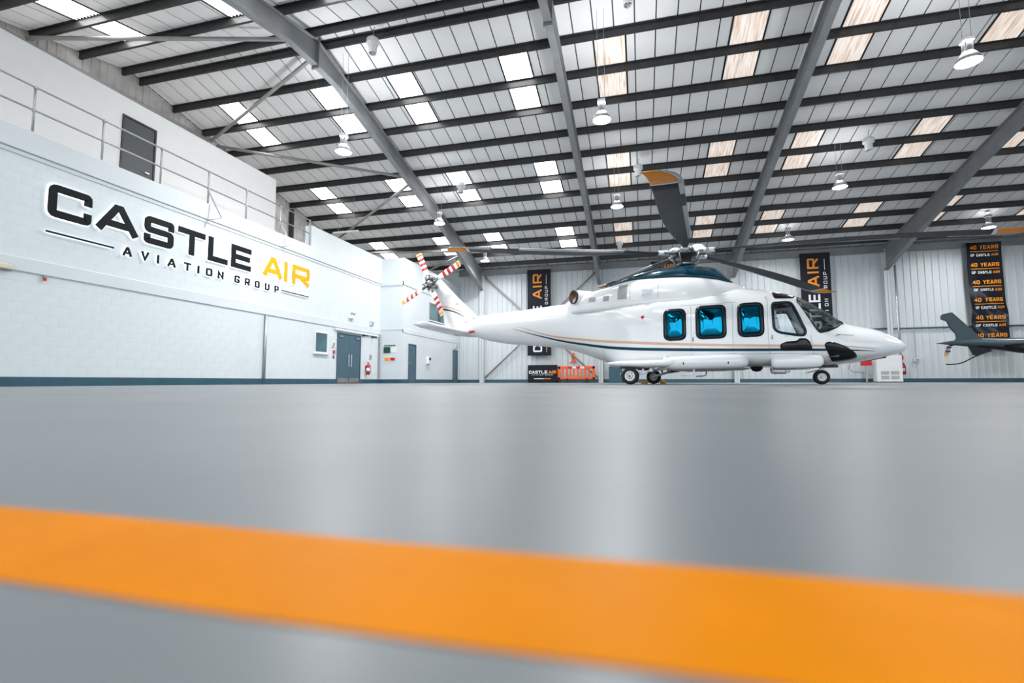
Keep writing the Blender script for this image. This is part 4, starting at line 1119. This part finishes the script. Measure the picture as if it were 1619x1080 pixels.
# sponsons, pods, undercarriage
for s in (-1, 1):
    rings = []
    for x, zc, hh, w in ((-1.53,.53,.05,.08),(-1.58,.54,.13,.22),(-1.72,.55,.175,.30),(-2.2,.545,.185,.33),(-2.9,.535,.185,.33),(-3.25,.53,.18,.32),(-3.38,.53,.15,.26),(-3.44,.53,.08,.14)):
        rings.append([(x, s*1.18+w*math.copysign(abs(math.cos(2*math.pi*k/28))**.75, math.cos(2*math.pi*k/28)), zc+hh*math.copysign(abs(math.sin(2*math.pi*k/28))**.75, math.sin(2*math.pi*k/28))) for k in range(28)])
    o = MB().loft(rings).build('float_pod', 'heli', H, True)
    for x in (-2.95, -1.95): MB().box((x-.012, s*1.515, .48), (x+.012, s*1.525, .54)).build('latch', 'black', o)
    MB().lathe([(.001,.16),(.10,.13),(.16,.06),(.175,0)], (-3.38, s*1.2, .535), (-1, 0, 0), 20).build('end_cap', 'heli', o, True)
    rings = []
    for x, zc, hh, w, yc in ((-2.9,.54,.12,.50,.95),(-3.5,.52,.11,.58,1.0),(-4.1,.52,.105,.58,1.02),(-4.55,.53,.095,.52,1.0),(-4.85,.54,.06,.40,.95),(-4.97,.555,.02,.25,.9)):
        rings.append([(x, s*yc+w*math.copysign(abs(math.cos(2*math.pi*k/28))**.6, math.cos(2*math.pi*k/28)), zc+hh*math.copysign(abs(math.sin(2*math.pi*k/28))**.8, math.sin(2*math.pi*k/28))) for k in range(28)])
    MB().loft(rings).build('sponson', 'heli', H, True)
    MB().bbox((-4.55, s*1.0-.4, .41), (-3.9, s*1.0+.4, .44), .01).build('wheel_bay', 'hubdark', H)
    rings = []
    for x, hh, w in ((-.02,.06,.05),(-.08,.13,.10),(-.25,.145,.15),(-.7,.15,.17),(-.98,.145,.17),(-1.06,.10,.12)):
        zc = .52+.02*(x+.5); rings.append([(x, s*1.0+w*math.copysign(abs(math.cos(2*math.pi*k/24))**.6, math.cos(2*math.pi*k/24)), zc+hh*math.copysign(abs(math.sin(2*math.pi*k/24))**.6, math.sin(2*math.pi*k/24))) for k in range(24)])
    MB().loft(rings).build('forward_float_pod', 'heli', H, True)
    # main wheel
    yw = s*1.48
    tyre = [(.125,-.06),(.16,-.082),(.195,-.078),(.212,-.05),(.216,0),(.212,.05),(.195,.078),(.16,.082),(.125,.06)]
    w_ = MB().lathe(tyre, (-4.25, yw, .216), (0,1,0), 36).build('main_wheel', 'rubber', H, True)
    MB().lathe([(.126,-.06),(.13,.07),(.11,.075),(.10,.05),(.04,.055),(.035,.085),(.001,.085)], (-4.25, yw, .216), (0, s, 0), 30).build('wheel_hub', 'white', w_, True)
    for k in range(7):
        a = 2*math.pi*k/7; MB().lathe([(.013,.056),(.013,.062),(.001,.062)], (-4.25+.072*math.cos(a), yw, .216+.072*math.sin(a)), (0, s, 0), 8).build('hub_bolt', 'hubdark', w_)
    MB().lathe([(.024,.085),(.024,.1),(.001,.1)], (-4.25, yw, .216), (0, s, 0), 10).build('axle_cap', 'hubdark', w_)
    q = MB().tube((-4.25, yw-s*.10, .216), (-3.75, s*1.3, .36), .035, 10).tube((-3.75, s*1.1, .36), (-3.75, s*1.42, .36), .05, 10).tube((-3.95, s*1.34, .30), (-3.98, s*1.3, .45), .03, 10)
    q.tube((-4.25, yw-s*.09, .216), (-4.25, yw+s*.02, .216), .03, 10); q.build('trailing_arm', 'heli', H, True)
    MB().tube((-3.7, s*1.35, .34), (-3.2, s*1.3, .42), .02, 8).tube((-3.72, s*1.38, .38), (-3.52, s*1.36, .44), .045, 10).build('retraction_strut', 'galv', H, True)
    MB().path([(-2.72, s*1.4, .36), (-2.74, s*1.46, .27), (-2.8, s*1.46, .235), (-3.02, s*1.46, .225)], .022, 8).build('cabin_step', 'heli', H, True)
    MB().path([(-1.06, s*1.05, .42), (-1.04, s*1.12, .30), (-.98, s*1.12, .285), (-.70, s*1.12, .29), (-.70, s*1.05, .40)], .018, 8).bbox((-.98, s*1.12-.06, .275), (-.70, s*1.12+.06, .295), .006).build('cockpit_step', 'galv', H)
MB().lathe([(.001,-.13),(.09,-.11),(.14,-.05),(.15,0)], (-1.38, -.35, .44), (0,0,1), 20).build('belly_searchlight', 'black', H, True)
MB().path([(.6, 0, .52), (.95, 0, .565), (1.3, 0, .63)], .02, 8).build('belly_antenna', 'black', H)
MB().box((-.25,-.12,.40),(.35,.12,.46)).build('nose_wheel_bay', 'hubdark', H)
tyre2 = [(.09,-.05),(.12,-.065),(.15,-.06),(.168,-.035),(.171,0),(.168,.035),(.15,.06),(.12,.065),(.09,.05)]
for s in (-1, 1):
    w_ = MB().lathe(tyre2, (.01, s*.13, .171), (0,1,0), 32).build('nose_wheel', 'rubber', H, True)
    MB().lathe([(.092,-.05),(.095,.055),(.08,.06),(.07,.04),(.03,.045),(.025,.07),(.001,.07)], (.01, s*.13, .171), (0, s, 0), 26).build('wheel_hub', 'white', w_, True)
MB().tube((.01,-.12,.171),(.01,.12,.171),.022,10).tube((.01,0,.171),(.02,0,.52),.04,12).bbox((-.05,-.06,.33),(.09,.06,.38),.01).tube((0,0,.36),(-.32,0,.27),.012,6).tube((-.32,0,.27),(-.06,0,.33),.010,6).build('nose_leg', 'heli', H)
for x in (-4.55, -3.95):
    o = MB().add([(-.1,-.06,0),(.1,-.06,0),(.1,.06,0),(-.1,.06,0),(-.1 if x > -4.2 else .04,-.06,.13),(-.04 if x > -4.2 else .1,-.06,.13),(-.04 if x > -4.2 else .1,.06,.13),(-.1 if x > -4.2 else .04,.06,.13)],
        [(0,3,2,1),(4,5,6,7),(0,1,5,4),(1,2,6,5),(2,3,7,6),(3,0,4,7)]).build('wheel_chock', 'yellow')
    P = H.location; a = R(-12.54); lx, ly = (x-.0, 1.48)
    o.location = (P.x+lx*math.cos(a)-ly*math.sin(a), P.y+lx*math.sin(a)+ly*math.cos(a), 0); o.rotation_euler.z = a
    tag(o, 'yellow wheel chock behind the far main wheel' if x < -4.2 else 'yellow wheel chock in front of the far main wheel', 'chock', 'yellow wheel chocks')

# main rotor
HC = Vector((-3.0, 0, 3.60))
hb = MB().lathe([(.001,.10),(.10,.10),(.16,.06),(.26,.03),(.30,-.03),(.26,-.10),(.14,-.14),(.12,-.30),(.11,-.50)], HC, (0,0,1), 30).build('rotor_hub', 'hubdark', H, True)
MB().lathe([(.001,.17),(.09,.165),(.17,.12),(.20,.06)], HC, (0,0,1), 30).build('hub_cap', 'hub', hb, True)
MB().lathe([(.12,-.30),(.24,-.30),(.26,-.33),(.24,-.37),(.12,-.37)], HC, (0,0,1), 30).build('swashplate', 'hub', hb, True)
BL = [(84.5,3.20),(157.5,3.90),(232,3.86),(303.5,3.03),(9.5,2.95)]
for az, zt in BL:
    a = R(az); d = Vector((math.cos(a), -math.sin(a), 0)); t = Vector((0,0,1)).cross(d)   # t = leading edge side
    Rr = 6.73
    def bp(r, c, h, Rr=Rr, d=d, t=t, zt=zt):
        u = max(0, (r-.35)/(Rr-.35)); z = HC.z + (zt-HC.z)*(.55*u+.45*u*u)
        if r > 6.1: z += .02*((r-6.1)/.63)**2
        p = HC + d*r + t*c; return (p.x, p.y, z+h)
    # arm and fittings
    q = MB()
    rings = []
    for r, w, hh in ((.16,.09,.05),(.35,.11,.07),(.55,.10,.075),(.75,.085,.06)):
        rings.append([bp(r, w*math.copysign(abs(math.cos(2*math.pi*k/12))**.7, math.cos(2*math.pi*k/12)), hh*math.sin(2*math.pi*k/12)) for k in range(12)])
    arm = q.loft(rings).build('blade_grip', 'white', H, True)
    MB().tube(bp(.28,.16,-.02), bp(.62,.15,-.02), .045, 12).tube(bp(.33,.16,-.02), bp(.5,.155,-.02), .06, 12).build('lag_damper', 'hub', arm, True)
    MB().tube(bp(.42,-.17,-.02), (HC+d*.24+t*-.12+Vector((0,0,-.34))), .016, 8).build('pitch_link', 'galv', arm, True)
    MB().tube(bp(.40,-.19,-.02), bp(.52,-.02,0), .03, 8).lathe([(.05,-.05),(.06,0),(.05,.05)], bp(.58,-.06,0), (0,0,1), 12).lathe([(.035,-.10),(.04,0),(.035,.10)], bp(.50,.09,0), (0,0,1), 10).build('pitch_horn', 'hub', arm, True)
    # blade
    def sec(r, le, te, th, tw=0):
        out = []
        for k in range(16):
            an = 2*math.pi*k/16; u = .5+.5*math.cos(an); c = te+(le-te)*u
            h_ = th*math.sin(an)*(.35+.65*u) + math.tan(tw)*c
            out.append(bp(r, c, h_))
        return out
    rs = [(.70,.07,-.07,.045,0),(.9,.09,-.08,.04,0),(1.2,.13,-.11,.032,.05),(1.7,.17,-.17,.028,.10),(2.3,.18,-.245,.026,.10),(2.9,.18,-.30,.025,.08),(3.6,.18,-.34,.025,.06),(4.4,.18,-.35,.024,.04),(5.2,.18,-.34,.022,.02),(5.7,.18,-.33,.02,.01),(6.05,.18,-.33,.018,0)]
    o = MB().loft([sec(*x) for x in rs]).build('rotor_blade', 'blade', H, True)
    MB().loft([sec(6.05,.182,-.332,.0185), sec(6.12,.182,-.332,.0185)]).build('white_band', 'ban_w', o, True)
    MB().loft([sec(6.12,.10,-.332,.0185), sec(6.35,.07,-.335,.017), sec(6.52,.0,-.35,.014), sec(6.65,-.10,-.38,.010), sec(6.73,-.20,-.42,.006)]).build('blade_tip', 'orange', o, True)
    MB().loft([sec(6.12,.182,.10,.019), sec(6.35,.16,.07,.017), sec(6.52,.09,.0,.014), sec(6.65,-.02,-.10,.010), sec(6.74,-.16,-.20,.006)]).build('tip_edge', 'bladele', o, True)
    def lesec(r, tw):
        return [bp(r, c, h_+math.tan(tw)*c) for c, h_ in ((.186,0),(.165,.019),(.10,.0255),(.10,-.0255),(.165,-.019))]
    MB().loft([lesec(1.7,.08), lesec(3.0,.06), lesec(4.6,.03)]).build('erosion_strip', 'bladele', o); MB().loft([lesec(5.4,.015), lesec(6.05,0)]).build('erosion_strip', 'bladele', o)
MB().lathe([(.001,.16),(.14,.14),(.20,.08),(.20,.0)], HC+Vector((.28,.10,.06)), (0,0,1), 20).build('absorber_weight', 'white', H, True)
MB().lathe([(.001,.13),(.10,.12),(.16,.07),(.16,.0)], HC+Vector((-.30,.05,.05)), (0,0,1), 20).build('absorber_weight', 'white', H, True)
# tail rotor on the starboard side of the fin
TC = Vector((-11.33, -.42, 3.44))
ax = Vector((0, -1, .12)).normalized(); e1 = Vector((1,0,0)); e2 = ax.cross(e1)*-1
if e2.z < 0: e2 = -e2
th_ = MB().lathe([(.001,.14),(.07,.13),(.11,.08),(.13,0),(.18,-.04),(.16,-.10),(.09,-.14),(.08,-.42)], TC, ax, 20).build('tail_rotor_hub', 'hub', H, True)
for k in range(12):
    a = 2*math.pi*k/12+.3; rr_ = .15 if k % 2 else .21; p = TC+e1*rr_*math.cos(a)+e2*rr_*math.sin(a)
    MB().lathe([(.03,-.03),(.035,.03),(.02,.08),(.001,.08)], p, ax, 10).build('hub_fitting', 'hubdark' if k % 2 else 'hub', th_, True)
for k, a in enumerate((28, 118, 208, 298)):
    a = R(a); d = e1*math.cos(a)+e2*math.sin(a); t = e1*-math.sin(a)+e2*math.cos(a)
    tw = R((10, 32, 62, 18)[k] if False else 14)
    def tb(r, c, h_, d=d, t=t, tw=tw): return tuple(TC + d*r + t*(c*math.cos(tw)-h_*math.sin(tw)) + ax*(c*math.sin(tw)+h_*math.cos(tw)))
    def tsec(r, w, hh): return [tb(r, w*math.cos(2*math.pi*j/14), hh*math.sin(2*math.pi*j/14)) for j in range(14)]
    Rt = 1.30
    gp = MB().loft([tsec(.08,.05,.04), tsec(.24,.07,.045), tsec(.36,.06,.03)]).build('tail_blade_grip', 'hub', H, True)
    MB().tube(tb(.1,.09,.07), tb(.3,.08,.06), .016, 6).tube(tb(.12,-.07,.06), tb(.28,-.09,.09), .014, 6).build('pitch_rod', 'hubdark', gp)
    o = MB().loft([tsec(.30,.05,.028), tsec(.42,.09,.022), tsec(.6,.105,.02), tsec(Rt,.105,.016)]).build('tail_rotor_blade', 'heli', H, True)
    for r0, r1 in ((.58,.68),(.78,.88),(.98,1.08)): MB().loft([tsec(r0,.107,.0215), tsec(r1,.107,.0205)]).build('red_band', 'red', o, True)
    MB().loft([tsec(Rt-.12,.1065,.018), tsec(Rt-.03,.10,.017), tsec(Rt+.01,.06,.012)]).build('orange_tip', 'orange', o, True)

# ------------------------------------------------------------------ dark helicopter, only its tail is in view
G = empty('dark_helicopter', (10.37, 21.0, 0)); tag(G, 'dark slate helicopter whose tail fin and boom enter at the right', 'helicopter')
def bt(tab, m, nm, n=24):
    rings = []
    for x, zc, hh, w in tab: rings.append([(x, w*math.cos(2*math.pi*k/n), zc+hh*math.sin(2*math.pi*k/n)) for k in range(n)])
    return MB().loft(rings).build(nm, m, G, True)
bt([(-.02,1.415,.006,.01),(.4,1.425,.07,.06),(.8,1.425,.125,.10),(1.3,1.41,.155,.14),(1.75,1.375,.185,.18),(2.2,1.33,.235,.22),(2.7,1.30,.27,.26),(3.3,1.28,.31,.30),(4.2,1.27,.37,.36),(5.2,1.29,.47,.48),(5.9,1.36,.66,.62),(6.8,1.45,.85,.72),(8.4,1.42,.88,.75),(9.6,1.25,.75,.72),(10.6,1.05,.5,.58),(11.3,.92,.25,.35),(11.6,.88,.06,.1)], 'heli2', 'fuselage')
bt([(1.05,1.35,.06,.08),(1.75,1.27,.10,.17),(2.4,1.2,.16,.225),(3.3,1.13,.2,.31),(4.2,1.08,.21,.37),(5.2,1.02,.23,.48)], 'heli2dk', 'dark_belly')
def plate(poly, y0, y1, m, nm): return MB().prism(poly, lambda a, b, t: (a, t, b), y0, y1).build(nm, m, G)
plate([(.55,1.50),(.62,1.60),(.60,1.75),(.30,2.10),(.16,2.20),(.02+.28,2.23),(.46,2.24),(.75,1.98),(1.10,1.65),(1.26,1.54),(1.1,1.44)][0:3]+[(.44,1.98),(.36,2.21),(.20,2.28),(.19,2.40),(.24,2.47),(.44,2.52),(.52,2.52),(1.36,1.54),(1.1,1.42),(.7,1.42)], -.05, .05, 'heli2', 'tail_fin')
plate([(.95,1.30),(1.03,1.12),(1.08,.98),(1.20,.96),(1.62,1.12),(1.5,1.30)], -.04, .04, 'heli2dk', 'ventral_fin')
MB().path([(1.22,.0,.98),(1.0,.0,.86),(.75,0,.72),(.55,0,.67),(.32,0,.655),(.24,0,.67)], .02, 8).build('tail_skid', 'heli2dk', G, True)
q = MB().add([(.0,-.02,0)], [])
o = MB().prism([(.46,1.34),(.56,1.36),(.56,1.24),(.50,1.02),(.44,.95),(.36,.96),(.38,1.08)], lambda a, b, t: (a, t, b), .30, .33).build('tail_rotor_blade', 'grille', G)
for z in (1.10, 1.25):
    x0 = .395 + (z-1.08)*.3; MB().prism([(x0-.01,z),(x0+.15,z+.01),(x0+.165,z+.07),(x0+.01,z+.06)], lambda a, b, t: (a, t, b), .296, .334).build('maroon_band', mat('maroon_paint', srgb(80,24,52), .4), o)
MB().prism([(.355,.945),(.45,.945),(.475,1.03),(.375,1.03)], lambda a, b, t: (a, t, b), .295, .335).build('orange_tip', 'orange', o)
MB().tube((.62,.05,1.42),(.62,.36,1.42),.05,10).lathe([(.09,-.03),(.09,.03),(.001,.03)], (.62,.33,1.42), (0,1,0), 14).build('tail_rotor_hub', 'heli2dk', G)
for a in ():
    d = Vector((math.cos(R(a)), 0, math.sin(R(a)))); t = Vector((-d.z, 0, d.x)); c = Vector((.62, .315, 1.42))
    MB().add([tuple(c+d*r+t*w+Vector((0,h_,0))) for h_ in (-.015,.015) for r, w in ((.1,-.05),(.55 if a != 90 else .3,-.07),(.55 if a != 90 else .3,.07),(.1,.05))], [(0,1,2,3),(4,7,6,5),(0,4,5,1),(1,5,6,2),(2,6,7,3),(3,7,4,0)]).build('tail_rotor_blade', 'heli2dk', G)
for s in (-1, 1):
    MB().prism([(1.9,0),(2.35,0),(2.25,.75),(2.0,.75)], lambda a, b, t, s=s: (a, s*(.18+b), 1.30+t), -.02, .02).build('stabiliser', 'heli2dk', G)
    MB().bbox((7.0, s*.70-.04, 1.45), (7.8, s*.70+.04, 1.95), .03).build('cabin_window', 'smoke', G); MB().bbox((8.1, s*.70-.04, 1.45), (8.8, s*.70+.04, 1.95), .03).build('cabin_window', 'smoke', G)
    MB().tube((6.6, s*.9, .75), (6.6, s*.7, 1.1), .04, 8).build('gear_leg', 'heli2dk', G)
    MB().lathe([(.08,-.05),(.18,-.07),(.20,0),(.18,.07),(.08,.05)], (6.6, s*.95, .2), (0,1,0), 24).tube((6.6, s*.95, .2), (6.6, s*.9, .8), .035, 8).build('main_wheel', 'rubber', G)
MB().lathe([(.07,-.05),(.15,-.06),(.17,0),(.15,.06),(.07,.05)], (10.0, 0, .17), (0,1,0), 24).tube((10.0, .0, .17), (10.0, 0, .8), .03, 8).build('nose_wheel', 'rubber', G)
MB().lathe([(.001,.1),(.12,.08),(.14,-.5)], (7.6,0,2.75), (0,0,1), 16).build('rotor_mast', 'hubdark', G)
for k in range(4):
    a = R(45+90*k); d = Vector((math.cos(a), math.sin(a), 0)); t = Vector((-d.y, d.x, 0)); c = Vector((7.6, 0, 2.78))
    MB().add([tuple(c+d*r+t*w+Vector((0,0,h_-.02*r))) for h_ in (-.02,.02) for r, w in ((.1,-.06),(4.2,-.16),(4.2,.16),(.1,.06))], [(0,1,2,3),(4,7,6,5),(0,4,5,1),(1,5,6,2),(2,6,7,3),(3,7,4,0)]).build('rotor_blade', 'blade', G)
